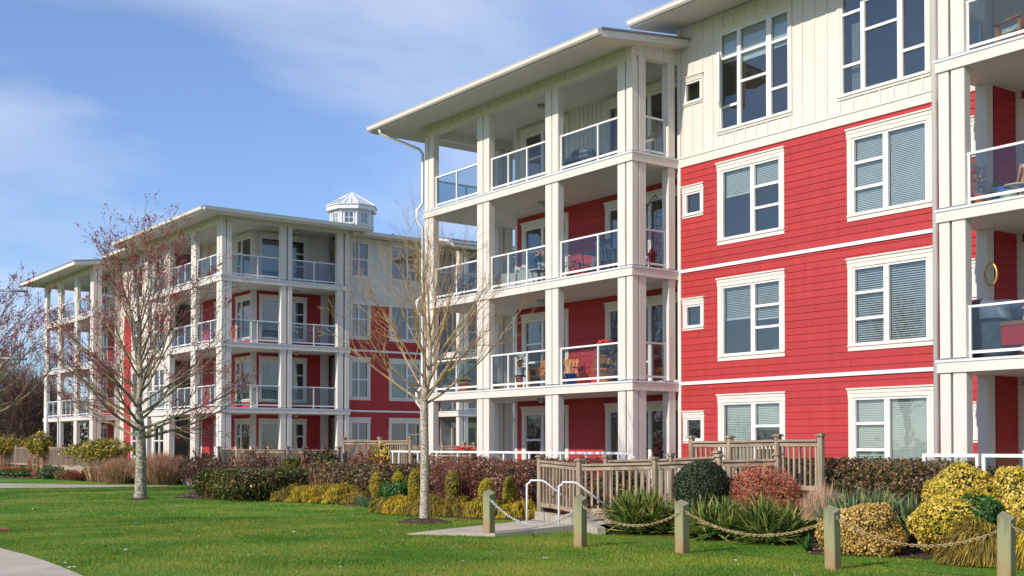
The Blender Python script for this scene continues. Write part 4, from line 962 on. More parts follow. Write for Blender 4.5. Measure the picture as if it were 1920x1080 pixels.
bush('shrub', 'small yellow-tan shrub right of the red nandina', 'shrub', (18.0, at(590+3,17.4), .62), (.4, .7, .38), M['dryleaf'], 1800, .045, .6, amp=.12, loose=.04)
twig_bush('dark red shrub before the step fence', (18.3, at(690,18.3), 0), (.6, .8, .80), M['twigpurple'], 900, 'nandina', .012, leaf=M['redleaf'], nleaf=1500, lsize=.04, spread=.4)
bush('shrub', 'yellow variegated shrub right of the step fence post', 'shrub', (18.9, at(719,18.9), 1.0), (.4, .42, .68), M['goldleaf'], 2600, .036, .7, amp=.12, loose=.04)
for px in (30, 95, 140): 
    twig_bush({30:'low rusty ground shrub at the far left of the left bed',95:'low rusty ground shrub in the middle of the left bed',140:'low rusty ground shrub below the wide rhododendron'}[px], (17.0, at(px,17.0), 0), (.9, 2.4, .28), M['twigred'], 1800, 'bare_shrub', .02, group='low rusty shrubs in the left bed')
for px, X, s, lab in ((10,16.4,.30,'leftmost low green perennial clump in the left bed'),(38,16.4,.28,'second low green perennial clump in the left bed'),(95,16.6,.55,'bright green young shrub under the rhododendrons'),(122,16.8,.4,'pale green perennial beside the bright green one')):
    bush('perennial', lab, 'plant', (X, at(px,X), s*.5), (.5, .8, s*.55), M['greenleaf'], 900, .06, .5, amp=.2, depth=.5, loose=.05, group='green perennials in the left bed')
twig_bush('small weeping shrub with bare pale branches behind the gold mounds', (17.0, at(605,17.0), 0), (.9, 1.4, .55), M['twigbrown'], 900, 'weeping_shrub', .014, spread=.8)
twig_bush('small weeping maple with reddish bare branches above the red hedge', (17.2, at(870,17.2), 0), (.7, 1.0, .72), M['twigpurple'], 1400, 'weeping_shrub', .013, spread=.9)

# --- grass blades near the camera, thinning with distance
def inpoly(P, poly):
    x, y = P[:, 0], P[:, 1]; r = np.zeros(len(P), bool); n = len(poly); j = n-1
    for i in range(n):
        xi, yi = poly[i]; xj, yj = poly[j]
        c = ((yi > y) != (yj > y)) & (x < (xj-xi)*(y-yi)/(yj-yi+1e-12)+xi); r ^= c; j = i
    return r
fpoly = [(4.77,19.96),(4.79,18.16),(4.75,17.3),(4.70,16.4),(4.60,15.2),(4.2,12),(3.2,6),(2,0),(-10,-10),(-14,10),(-4,26),(1.5,24.6),(3.6,22.6),(4.6,21.2)]
padpoly = [(11.5,18.55),(13.37,19.24),(15.07,19.54),(15.6,18.5),(14.46,17.33),(12.55,17.25)]
def blades_zone(n, d0, d1, hgt, wd):
    dd = np.sqrt(rng.uniform(d0*d0, d1*d1, n)); an = rng.uniform(-.47, .47, n)+YAW
    P = np.stack([dd/np.cos(an-YAW)*np.sin(an), dd/np.cos(an-YAW)*np.cos(an), np.zeros(n)], 1)
    k = ~(inpoly(P, bed) | inpoly(P, fpoly) | inpoly(P, padpoly)); P = P[k]; n = len(P)
    az = rng.uniform(0, 6.28, n); el = rng.uniform(.7, 1.5, n); D = np.stack([np.cos(az)*np.cos(el), np.sin(az)*np.cos(el), np.sin(el)], 1)
    side = np.stack([-np.sin(az), np.cos(az), np.zeros(n)], 1); 
    big = 1+.5*np.sin(P[:, 0]*1.3+np.sin(P[:, 1]*.9)*2)*np.sin(P[:, 1]*1.1+1)
    h = hgt*rng.uniform(.6, 1.3, n)*np.clip(big, .6, 1.5)
    V = np.empty((n, 3, 3)); V[:, 0] = P-side*wd/2; V[:, 1] = P+side*wd/2; V[:, 2] = P+D*h[:, None]
    return V.reshape(-1, 3), np.arange(3*n).reshape(n, 3)
a = blades_zone(280000, 14.2, 27, .033, .009); b = blades_zone(100000, 27, 50, .038, .018)
o = polys('grass', np.vstack([a[0], b[0]]), np.vstack([a[1], b[1]+len(a[0])]), [M['blade']]); tag(o, 'short green grass of the front lawn', 'grass', kind='stuff')
P = np.array([onG(x, y, .03) for x, y in ((56,948),(62,954),(258,981),(660,966),(550,997),(345,912),(395,951),(380,918),(1378,1050),(1490,1078),(715,995),(240,1030),(1020,1046),(520,938),(118,1055),(300,905),(225,958),(470,1040),(640,1062),(870,1052),(130,1063))])
V, F = leaf_quads(np.repeat(P, 3, 0)+rng.normal(0, .02, (len(P)*3, 3))*[1, 1, 0], np.tile([0, 0, 1.0], (len(P)*3, 1)), .028, .6, .3)
o = polys('fallen_petals', V, F, [M['whitefl']]); tag(o, 'scattered tiny white petals on the lawn', 'petals', kind='stuff')
# bark chips on the beds
k = 9000; P = np.stack([rng.uniform(14, 19, k), rng.uniform(8, 66, k), np.full(k, .025)], 1); P = P[inpoly(P, bed)]
V, F = leaf_quads(P, np.tile([0, 0, 1.0], (len(P), 1)), .03, .5, .5); o = polys('bark_chips', V, F, [M['dryleaf']]); tag(o, 'bark chips and dead leaves on the planting beds', 'bark chips', kind='stuff')
# ================================================================ TREES
M['bark1'] = noise_mat('maple_bark', (0.10, 0.085, 0.05), (0.44, 0.41, 0.34), 11, .9, .8, 40, stretch=(1, 1, 1.6), lo=.36, hi=.62, detail=8)
M['bark2'] = noise_mat('pale_bark', (0.16, 0.125, 0.08), (0.50, 0.44, 0.35), 16, .9, .8, 50, stretch=(1, 1, 2.2), lo=.34, hi=.58, detail=8)
M['limb1'] = noise_mat('maple_limb', (0.15, 0.12, 0.07), (0.34, 0.29, 0.18), 5, .9)
M['limb2'] = noise_mat('yellow_limb', (0.26, 0.17, 0.07), (0.48, 0.36, 0.19), 5, .9)
M['twig1'] = noise_mat('maple_twig', (0.16, 0.09, 0.07), (0.34, 0.21, 0.15), 5, .9)
M['twig2'] = noise_mat('ochre_twig', (0.26, 0.14, 0.06), (0.44, 0.30, 0.13), 3, .9)
M['bud'] = leafmat('maple_bud', [(0.16, 0.012, 0.018), (0.30, 0.025, 0.03), (0.42, 0.06, 0.05)], .6, .1)
class Tree:
    def __init__(s, seed): s.r = random.Random(seed); s.tb = MB(); s.lv = [MB(), MB(), MB(), MB()]; s.tips = []
    def line(s, p, d, L_, n, wob, trop):
        pts = [Vector(p)]; d = Vector(d).normalized()
        for i in range(n):
            d = (d+Vector((s.r.gauss(0, wob), s.r.gauss(0, wob), s.r.gauss(0, wob)+trop))).normalized(); pts.append(pts[-1]+d*L_/n)
        return pts
    def grow(s, p, d, L_, rad, lvl, spec):
        n = max(4, int(7-lvl)); pts = s.line(p, d, L_, n, spec['wob'][lvl], spec['trop'][lvl])
        rr = [rad*(1-.82*i/n) for i in range(n+1)]
        s.lv[lvl].tube(pts, rr, (7, 5, 4, 3)[lvl], None, cap=False)
        if lvl >= spec['max']: s.tips.append(pts); return
        if lvl == spec['max']-1: s.tips.append(pts[n//2:])
        k = spec['kids'][lvl]
        for i in range(k):
            t = s.r.uniform(.22, .98) if lvl else .25+.73*(i+.5*s.r.random())/k
            j = min(n-1, int(t*n)); q = pts[j].lerp(pts[j+1], t*n-j); dd = (pts[j+1]-pts[j]).normalized()
            a = s.r.uniform(.35, .75)*spec['ang'][lvl]; ax = dd.cross(Vector((s.r.gauss(0,1), s.r.gauss(0,1), s.r.gauss(0,1)))).normalized()
            nd = Matrix.Rotation(a, 3, ax) @ dd
            s.grow(q, nd, L_*s.r.uniform(*spec['len'][lvl])*(1.08-.55*t), rad*(1-.8*t)*.47+.0018, lvl+1, spec)
def make_tree(name, label, base, H, zfork, trunk_r, spec, nmain, mats, seed, budn=0, lean=(0,0), top=None, az0=None):
    tr = Tree(seed); root = thing(name, (base[0], base[1], 0), label, 'tree'); r = tr.r
    pts = [Vector((0,0,-.05)), Vector((0,0,.12)), Vector((0.01,0,.5)), Vector((.02,.01,zfork*.6)), Vector((0,.02,zfork))]
    zt = zfork; q = pts[-1].copy(); k = 6
    for i in range(k):
        q = q+Vector((r.gauss(lean[0],.05), r.gauss(lean[1],.05), (H*.80-zfork)/k)); pts.append(q.copy())
    rad = [trunk_r*1.35, trunk_r*1.12, trunk_r, trunk_r*.93, trunk_r*.9]+[trunk_r*(.66-.62*(i+1)/k) for i in range(k)]
    tr.tb.tube(pts, rad, 14, mats[0])
    tr.tb.build('trunk', mats[0], root)
    for i in range(nmain):
        f = i/(nmain-1); z = zfork*.93+(H*.62-zfork)*f**1.35
        j = max(m for m in range(len(pts)) if pts[m].z <= z+1e-6); j = min(j, len(pts)-2); u = (z-pts[j].z)/(pts[j+1].z-pts[j].z); p = pts[j].lerp(pts[j+1], u)
        az = i*2.4+r.uniform(-.4, .4); inc = spec['inc0']*(1-f)+spec['inc1']*f+r.uniform(-.08, .08)
        d = (math.cos(az)*math.sin(inc), math.sin(az)*math.sin(inc), math.cos(inc))
        Lm = (spec['L0']*(1-f)+spec['L1']*f)*r.uniform(.85, 1.12)
        tr.grow(p, d, Lm, trunk_r*(spec['thick']-.16*f), 0, spec)
    tr.grow(pts[-1], (0, 0, 1), H*.22, trunk_r*.12, 1, spec)
    cr = tr.lv[0].build('branches', mats[1], root); 
    m2 = MB()
    for q in (tr.lv[1],): q.build('branches', mats[1], root)
    tw = MB()
    for q in (tr.lv[2], tr.lv[3]):
        b = len(tw.v); tw.v += q.v; tw.f += [[b+x for x in f] for f in q.f]; tw.m += q.m; tw.sm += q.sm
    tw.mats = [None]
    tw.build('twigs', mats[2], root)
    if budn:
        P = []
        for tp in tr.tips:
            for _ in range(budn):
                t = r.uniform(.15, 1)*(len(tp)-1); j = min(int(t), len(tp)-2); P.append(tuple(tp[j].lerp(tp[j+1], t-j)+Vector((r.gauss(0,.012), r.gauss(0,.012), r.gauss(0,.012)))))
        P = np.array(P); V, F = leaf_quads(P, rng.normal(0, 1, P.shape), spec.get('bud', .024), .75, .5)
        polys('buds', V, F, [M['bud']], root)
    return root
sp1 = dict(max=3, kids=[9, 6, 3], len=[(.36,.60), (.40,.65), (.45,.75)], ang=[.9, 1.0, 1.1], wob=[.07, .09, .11, .10], trop=[.045, .06, .05, .05], inc0=1.36, inc1=.28, L0=3.4, L1=3.2, bud=.022, thick=.32)
make_tree('maple_tree', 'budding bare maple with reddish twig tips and mottled trunk, on the left lawn', (12.58, 35.72), 9.0, 2.0, .17, sp1, 34, (M['bark1'], M['limb1'], M['twig1']), 11, 3)
sp2 = dict(max=3, kids=[7, 4, 3], len=[(.38,.62), (.42,.65), (.45,.7)], ang=[.9, .95, 1.0], wob=[.06, .08, .10, .09], trop=[.045, .06, .05, .05], inc0=1.15, inc1=.28, L0=2.9, L1=2.7, thick=.33)
make_tree('bare_tree', 'slim leafless tree with pale straight trunk and ochre twigs, in front of the near balconies', (13.61, 21.27), 6.7, 2.7, .094, sp2, 22, (M['bark2'], M['limb2'], M['twig2']), 23, 0)
sp3 = dict(sp1, L0=4.6, L1=3.4)
make_tree('maple_tree', 'budding maple at the left picture edge, its trunk outside the frame', tuple(onX(-70, 840, 9.0)[:2]), 8.2, 2.4, .17, sp3, 24, (M['bark1'], M['limb1'], M['twig1']), 31, 5)
# soil ring under the slim tree and the maple
def soil_ring(x, y, rad, h, lab):
    n = 24; V = []; rr2 = random.Random(int(x*10))
    prof = [(0, h), (.3, h*.9), (.6, h*.5), (1, 0.0)]; mb = MB(); vs = []
    for a, z in prof:
        for k in range(n): t = 2*math.pi*k/n; q = rad*a*(1+rr2.uniform(-.08, .08)); vs.append((x+q*math.cos(t), y+q*math.sin(t), .014+z+rr2.uniform(-.01, .01)*(a < 1)))
    mb.add(vs, [(i*n+k, i*n+(k+1) % n, (i+1)*n+(k+1) % n, (i+1)*n+k) for i in range(3) for k in range(n)]+[tuple(range(n))], M['mulch'], True)
    return tag(mb.build('soil_mound', M['mulch']), lab, 'soil')
soil_ring(13.61, 21.27, .62, .09, 'low bare soil mound around the slim tree trunk'); soil_ring(12.58, 35.72, .40, .04, 'small bare soil patch at the foot of the big maple')
# far woods at the left
M['wood_far'] = leafmat('far_twigs', [(0.06, 0.035, 0.028), (0.13, 0.075, 0.055), (0.21, 0.12, 0.09)], .9, 0)
def far_tree(x, y, H, seed, lab):
    r2 = np.random.default_rng(seed); root = thing('bare_tree', (x, y, 0), lab, 'tree', 'bare trees far behind the left fence')
    mb = MB(); mb.tube([(0,0,0),(.1,0,H*.35),(0,.2,H*.7)], [.22,.16,.06], 7, M['limb1']); mb.build('trunk', M['limb1'], root)
    n = 2600; az = r2.uniform(0, 6.28, n); t = r2.uniform(.05, .75, n); P = np.stack([np.zeros(n), np.zeros(n), t*H], 1)
    k = r2.integers(0, n, n); inc = r2.uniform(.2, 1.3, n); D = np.stack([np.cos(az)*np.sin(inc), np.sin(az)*np.sin(inc), np.cos(inc)], 1)
    P = P+D*(r2.uniform(0, .32, n)*H)[:, None]; D = D+r2.normal(0, .35, (n, 3)); D /= np.linalg.norm(D, axis=1)[:, None]
    V, F = blades(P, D, H*.16*r2.uniform(.5, 1.2, n), np.full(n, .05), r2.uniform(-.1, .1, n), 2, r2); polys('crown', V, F, [M['wood_far']], root)
for i, (px, dd, H) in enumerate(((-30,92,8.5),(15,96,7.5),(40,88,7.0),(66,98,7.6),(92,105,7.4),(120,110,6.5),(-70,90,9),(30,112,9.0),(75,120,8.5))):
    q = CAM+ray(px, 835)/np.dot(ray(px, 835), FW)*dd
    far_tree(q[0], q[1], H, 100+i, ['tallest dim bare tree left of the far building', 'second dim bare tree beyond the left fence', 'short bare tree beyond the left rhododendron', 'bare tree just left of the far building corner', 'bare tree behind the far building corner', 'small bare tree hidden behind the far balconies', 'bare tree at the left picture edge', 'distant bare tree behind the others', 'most distant bare tree near the far corner'][i])
n = 30000; P = np.stack([rng.uniform(-75, 40, n), rng.uniform(100, 125, n), rng.uniform(0, 1, n)**1.2*4.6*(1+.25*np.sin(np.linspace(0, 9, n)))], 1)
V, F = leaf_quads(P, rng.normal(0, 1, (n, 3)), .28, .4, 1); o = polys('woodland', V, F, [M['wood_far']]); tag(o, 'dim brown thicket along the horizon at left', 'woodland', kind='stuff')
# ================================================================ POSTS AND CHAINS
M['postwood'], t_, b_ = newmat('treated_post'); n_ = t_.nodes; l_ = t_.links
tcn = n_.new('ShaderNodeTexCoord'); sp_ = n_.new('ShaderNodeSeparateXYZ'); l_.new(tcn.outputs['Object'], sp_.inputs[0])
rp = n_.new('ShaderNodeValToRGB'); e = rp.color_ramp.elements
e[0].position = 0; e[0].color = (.30, .17, .08, 1); e[1].position = 1; e[1].color = (.17, .145, .10, 1); e.new(.28).color = (.29, .25, .12, 1); e.new(.6).color = (.25, .255, .13, 1)
mg = n_.new('ShaderNodeMath'); mg.operation = 'ADD'; ng = n_.new('ShaderNodeTexNoise'); ng.inputs['Scale'].default_value = 6
mpp = n_.new('ShaderNodeMapping'); mpp.inputs['Scale'].default_value = (4, 4, .6); l_.new(tcn.outputs['Object'], mpp.inputs[0]); l_.new(mpp.outputs[0], ng.inputs['Vector'])
sb_ = n_.new('ShaderNodeMath'); sb_.operation = 'MULTIPLY_ADD'; sb_.inputs[1].default_value = .9; sb_.inputs[2].default_value = -.45; l_.new(ng.outputs[0], sb_.inputs[0])
l_.new(sp_.outputs[2], mg.inputs[0]); l_.new(sb_.outputs[0], mg.inputs[1]); l_.new(mg.outputs[0], rp.inputs[0]); l_.new(rp.outputs[0], b_.inputs['Base Color'])
b_.inputs['Roughness'].default_value = .85; bpp = n_.new('ShaderNodeBump'); bpp.inputs['Strength'].default_value = .5; bpp.inputs['Distance'].default_value = .01; l_.new(ng.outputs[0], bpp.inputs['Height']); l_.new(bpp.outputs[0], b_.inputs['Normal'])
BP = [onG(917,1005), onG(1088,1026), onG(1279,1038), onG(1562,1068), onG(1887,1096)]
hs = [.84, .85, .82, .85, .86]
lab5 = ['leftmost wooden post of the chain fence, on the concrete pad', 'second wooden chain-fence post from the left, by the handrails', 'third wooden chain-fence post, in front of the yuccas', 'fourth wooden chain-fence post, in front of the cream dome shrub', 'rightmost wooden chain-fence post']
for p, h, lb in zip(BP, hs, lab5):
    mb = MB(); w2 = .082; c = .012
    q = [(-w2+c,-w2),(w2-c,-w2),(w2,-w2+c),(w2,w2-c),(w2-c,w2),(-w2+c,w2),(-w2,w2-c),(-w2,-w2+c)]
    top = [(a, b, h-.05+.055*((a+b)/(2*w2))) for a, b in q]
    mb.add([(a, b, -.05) for a, b in q]+[(a*1.01, b*1.01, h*.5) for a, b in q]+top, [(i, (i+1) % 8, 8+(i+1) % 8, 8+i) for i in range(8)]+[(8+i, 8+(i+1) % 8, 16+(i+1) % 8, 16+i) for i in range(8)]+[tuple(range(16, 24))], M['postwood'])
    o = mb.build('fence_post', M['postwood'], None, (p[0], p[1], 0)); o.rotation_euler = (random.uniform(-.02, .02), random.uniform(-.02, .02), R(8)+random.uniform(-.1, .1)); tag(o, lb, 'post', 'wooden posts of the chain fence')
def torus(mb, c, dx, nrm, a, b, r, m):
    """elongated link: long axis dx (half length a), plane normal nrm"""
    dx = dx.normalized(); dy = nrm.cross(dx).normalized(); nn = dx.cross(dy); N1, N2 = 10, 5; vs = []
    for i in range(N1):
        t = 2*math.pi*i/N1; cp = c+dx*a*math.cos(t)+dy*b*math.sin(t); rad = (dx*b*math.cos(t)+dy*a*math.sin(t)).normalized()
        for j in range(N2): u = 2*math.pi*j/N2; vs.append(cp+rad*r*math.cos(u)+nn*r*math.sin(u))
    mb.add(vs, [(i*N2+j, i*N2+(j+1) % N2, ((i+1) % N1)*N2+(j+1) % N2, ((i+1) % N1)*N2+j) for i in range(N1) for j in range(N2)], m, True)
def chain(p0, p1, sag, label, mat):
    mb = MB(); p0 = Vector(p0); p1 = Vector(p1); pts = []
    for i in range(201):
        t = i/200; q = p0.lerp(p1, t); q.z -= sag*4*t*(1-t); pts.append(q)
    step = .043; acc = 0; k = 0; last = pts[0]
    for a, b in zip(pts[:-1], pts[1:]):
        sgl = (b-a).length; acc += sgl
        if acc >= step:
            acc -= step; d = (b-a).normalized(); s1 = d.cross(Vector((0,0,1))).normalized(); s2 = s1.cross(d)
            nr = (s1+s2*.6) if k % 2 else (s2-s1*.6); torus(mb, b, d, nr.normalized(), .030, .018, .0062, mat); k += 1
    o = mb.build('chain', mat, None); tag(o, label, 'chain', 'chains of the post fence')
att = [(p[0]-.05, p[1]-.085, h-.16) for p, h in zip(BP, hs)]
M['chain2'] = noise_mat('galvanised_chain', (0.42, 0.45, 0.42), (0.66, 0.68, 0.64), 14, .4, metallic=.3)
hz = lambda px, py, X: 0
lc = ['chain hanging between the first and second posts, half silver', 'rusty chain hanging between the second and third posts', 'rusty chain hanging between the third and fourth posts', 'rusty chain hanging between the fourth and fifth posts']
for i in range(4): chain(att[i], att[i+1], [.40, .28, .30, .30][i], lc[i], M['chain2'] if i == 0 else M['chain'])
chain(att[4], (att[4][0]+.1, att[4][1]-2.6, .68), .30, 'rusty chain running off the right picture edge from the last post', M['chain'])
# ================================================================ PAD, RAMP, FENCES, HANDRAILS
mb = MB(); pp = [(11.5,18.55),(13.37,19.24),(15.07,19.54),(15.6,18.5),(14.46,17.33),(12.55,17.25)]; zt = [.03,.04,.08,.13,.13,.06]
mb.add([(a, b, -.1) for a, b in pp]+[(a, b, z) for (a, b), z in zip(pp, zt)], [(i, (i+1) % 6, 6+(i+1) % 6, 6+i) for i in range(6)]+[tuple(range(6, 12))], M['walk'])
o = mb.build('concrete_pad', M['walk']); tag(o, kind='structure')
def picket_fence(pts, h, label, zb=None, post_at=None, cap=True, name='wood_fence', group=None, bottom=.12, zbase=None):
    """pts: list of (x, y, zfloor); posts at every point, rails + balusters between"""
    root = thing(name, (pts[0][0], pts[0][1], 0), label, 'fence', group); o0 = Vector((pts[0][0], pts[0][1], 0))
    for i, p in enumerate(pts):
        p = Vector(p)-o0; mb = MB(); mb.bbox(p.x-.055, p.x+.055, p.y-.055, p.y+.055, (zbase if zbase is not None else p.z-.4), p.z+h+.08, M['wood'])
        mb.box(p.x-.085, p.x+.085, p.y-.085, p.y+.085, p.z+h+.08, p.z+h+.105, M['wood']); mb.box(p.x-.065, p.x+.065, p.y-.065, p.y+.065, p.z+h+.105, p.z+h+.13, M['wood'])
        mb.build('post', M['wood'], root)
    for a, b in zip(pts[:-1], pts[1:]):
        a = Vector(a)-o0; b = Vector(b)-o0; up = Vector((0,0,1)); d = (b-a); L_ = d.length; d.normalize()
        mb = MB(); A = a+d*.055; B = b-d*.055
        mb.beam(A+up*(h+.0), B+up*(h+.0), .13, .04, M['rail_wood']); mb.beam(A+up*(h-.065), B+up*(h-.065), .04, .09, M['rail_wood']); mb.build('top_rail', M['rail_wood'], root)
        mb = MB(); mb.beam(A+up*bottom, B+up*bottom, .04, .09, M['rail_wood']); mb.build('bottom_rail', M['rail_wood'], root)
        mb = MB(); n = max(1, int((L_-.11)/.125)); nx = Vector((-d.y, d.x, 0))*.02
        for i in range(n):
            q = A.lerp(B, (i+.5)/n)+nx; mb.beam(q+up*(bottom-.04), q+up*(h-.03), .04, .04, M['wood'], d)
        mb.build('pickets', M['wood'], root)['kind'] = 'stuff'
    return root
P1 = (15.25, 19.35, .30); P2 = (14.75, 17.30, .26)
def fp(px, X, z): q = onX(px, 850, X); return (float(q[0]), float(q[1]), z)
picket_fence([P1, fp(1087,15.0,.24), fp(1228,15.7,.28), fp(1348,16.5,.33), fp(1458,17.2,.36)], 1.02, 'long weathered ramp fence running right from the white handrails, behind the yuccas', zbase=-.05)
picket_fence([fp(1137,16.3,.26), fp(1258,17.0,.3), fp(1345,17.6,.35)], 1.06, 'weathered ramp fence behind the front one', zbase=-.05)
picket_fence([fp(1297,18.2,.70), fp(1369,18.3,.70), fp(1459,17.9,.72), fp(1539,17.9,.72)], 1.02, 'upper weathered deck fence before the red wall', zbase=-.05)
picket_fence([fp(x, 18.2, .45) for x in (-40,30,72,118,160,200,236)], 1.08, 'weathered picket fence at the far left behind the rhododendrons')
picket_fence([fp(x, 18.6, .42) for x in (411,445,480,505,540,572,608,636)], 1.06, 'weathered picket fence before the far building')
picket_fence([fp(x, 18.9, .72) for x in (646,713,770)], 1.06, 'raised weathered fence at the steps left of the slim tree')
picket_fence([fp(x, 19.6, .34) for x in (728,770,812,870,884)], 1.0, 'weathered fence behind the white handrail and slim tree')
picket_fence([fp(x, 24.0, .62) for x in (770,800,830,870,890)], 1.0, 'dark fence of the courtyard terrace, seen under the near wing', zbase=0)
mb = MB(); w0 = Vector((15.25, 19.42, 0)); w1 = Vector((14.2, 16.35, 0)); mb.beam((15.25,19.42,.09), (14.95,18.5,.09), .16, .36, M['conc']); mb.beam((14.95,18.5,.09),(14.55,17.0,.06), .16, .34, M['conc']); mb.beam((14.55,17.0,.06),(14.35,16.4,-.02), .16, .30, M['conc'])
tag(mb.build('ramp_wall', M['conc']), 'low concrete kerb wall under the ramp balustrade', 'wall')
mb = MB(); mb.add([(15.1,19.5,.10),(14.5,17.2,.12),(15.2,14.9,.33),(17.2,12.5,.36),(18.6,12.5,.36),(17.6,17.0,.33),(16.6,20.0,.15)], [tuple(range(7))], M['walk']); o = mb.build('ramp', M['walk']); tag(o, kind='structure')
for k, px in enumerate((988, 1048)):
    b0 = Vector(onG(px, 983 if k == 0 else 991, .06)); b0.z = .05; tp = b0+Vector((0,0,.90)); mb = MB()
    dr = Vector((RT[0], RT[1], 0)).normalized()
    pts = [b0, b0+Vector((0,0,.82))]+[b0+Vector((0,0,.82))+dr*.07*math.sin(a)+Vector((0,0,.07))*(1-math.cos(a)) for a in (.5, 1.0, 1.57)]
    e_ = pts[-1]; pts += [e_+dr*.22, e_+dr*.28+Vector((0,0,-.02)), e_+dr*.80+Vector((0,0,-.42))]
    mb.tube(pts, .021, 10, M['white']); tag(mb.build('handrail', M['white']), ['bent white pipe handrail at the left of the pad', 'bent white pipe handrail at the right of the pad'][k], 'handrail', 'pipe handrails on the concrete pad')
# long white handrail before the near wing
root = thing('handrail', (0,0,0), 'long white metal handrail along the near building\'s terrace', 'handrail')
xr = 18.9; ya_ = onX(735,845,xr)[1]; yb_ = onX(1180,853,xr)[1]; zr = 1.46
mb = MB(); mb.box(xr-.03, xr+.03, yb_, ya_, zr-.03, zr+.03, M['white']); mb.tube([(xr, yb_, zr), (xr, yb_-.2, zr-.12)], .025, 6, M['white']); mb.build('top_rail', M['white'], root)
for px in (737,749,784,819,859,945,993,1052,1100,1160):
    y_ = onX(px, 850, xr)[1]; mb = MB(); mb.box(xr-.025, xr+.025, y_-.025, y_+.025, .2, zr-.03, M['white']); mb.build('post', M['white'], root)
root = thing('glass_railing', (0,0,0), 'white-framed glass terrace railing at the right edge, behind the golden shrubs', 'railing')
for a, b in ((1731,1836),(1842,1990)):
    y1_ = onX(a, 853, 19)[1]; y0_ = onX(b, 853, 19)[1]; mb = MB()
    mb.box(18.97, 19.03, y0_, y1_, 1.44, 1.50, M['white']); mb.box(18.97, 19.03, y0_, y0_+.06, .3, 1.44, M['white']); mb.box(18.97, 19.03, y1_-.06, y1_, .3, 1.44, M['white']); mb.box(18.98, 19.02, y0_+.06, y1_-.06, .42, .47, M['white'])
    f_ = mb.build('frame', M['white'], root); g = MB(); g.add([(19,y0_+.06,.47),(19,y1_-.06,.47),(19,y1_-.06,1.44),(19,y0_+.06,1.44)], [(0,1,2,3)], M['rglass']); g.build('glass_panel', M['rglass'], f_)
mb = MB(); mb.box(19.0, 20.4, 3.5, 13.3, -.1, .34, M['deck']); o = mb.build('terrace', M['deck']); tag(o, kind='structure')
# banner pole at the left edge: arms reach into the frame
root = thing('banner_pole', (float(onG(-14,997)[0]), float(onG(-14,997)[1]), 0), 'grey banner pole at the left picture edge with two horizontal arms', 'pole')
mb = MB(); mb.tube([(0,0,0),(0,0,6.4)], [.075,.055], 12, M['pole']); mb.build('pole', M['pole'], root)
mb = MB(); mb.box(-.24, .24, -.24, .24, -.02, .06, M['twigred']); mb.lathe([(.13,.06),(.12,.10),(.085,.11)], 12, M['pole']); mb.build('base', M['pole'], root)
for z in (4.62, 3.32):
    mb = MB(); e_ = Vector((RT[0], RT[1], 0))*.60; mb.tube([(0,0,z), tuple(e_+Vector((0,0,z-.02)))], .022, 8, M['pole']); mb.tube([tuple(e_+Vector((0,0,z-.02))), tuple(e_*1.04+Vector((0,0,z-.02)))], .032, 8, M['pole']); mb.build('arm', M['pole'], root)
q = CAM+ray(86, 835)/np.dot(ray(86, 835), FW)*72
mb = MB(); mb.tube([(q[0],q[1],0),(q[0],q[1],3.9)], .12, 8, M['white']); tag(mb.build('lamp_column', M['white']), 'pale pole standing left of the far building corner', 'pole')
# ================================================================ THINGS ON THE BALCONIES
def pos(px, X, z): q = onX(px, 400, X); return Vector((float(X), float(q[1]), z))
def sidepos(px, Yp, z): q = onY(px, 400, Yp); return Vector((float(q[0]), float(Yp), z))
def pot_plant(p, r, h, mat, label, leaf='greenleaf', flower=None, fh=.25, n=160, spread=1.2, size=.03, name='flower_pot', group=None, cat='flower pot'):
    root = thing(name, tuple(p), label, cat, group); mb = MB()
    mb.lathe([(r*.68,0),(r*.74,h*.1),(r*.95,h*.82),(r*1.08,h*.83),(r*1.08,h),(r*.95,h),(r*.9,h*.9),(0,h*.88)], 18, mat); mb.build('pot', mat, root)
    r2 = np.random.default_rng(int(p[1]*100)); P = r2.normal(0, .42, (n, 3))*[r*spread, r*spread, fh*.5]+[0, 0, h+fh*.4]; P[:, 2] = np.maximum(P[:, 2], h*.9)
    V, F = leaf_quads(P, r2.normal(0, 1, (n, 3))+[0, 0, .6], size, .6, .6); polys('foliage', V, F, [M[leaf]], root)
    if flower:
        P = r2.normal(0, .42, (n//2, 3))*[r*spread, r*spread, fh*.3]+[0, 0, h+fh*.75]; V, F = leaf_quads(P, r2.normal(0, .5, (n//2, 3))+[-.5, -.3, .6], size*.95, .95, .4); polys('flowers', V, F, [M[flower]], root)
    return root
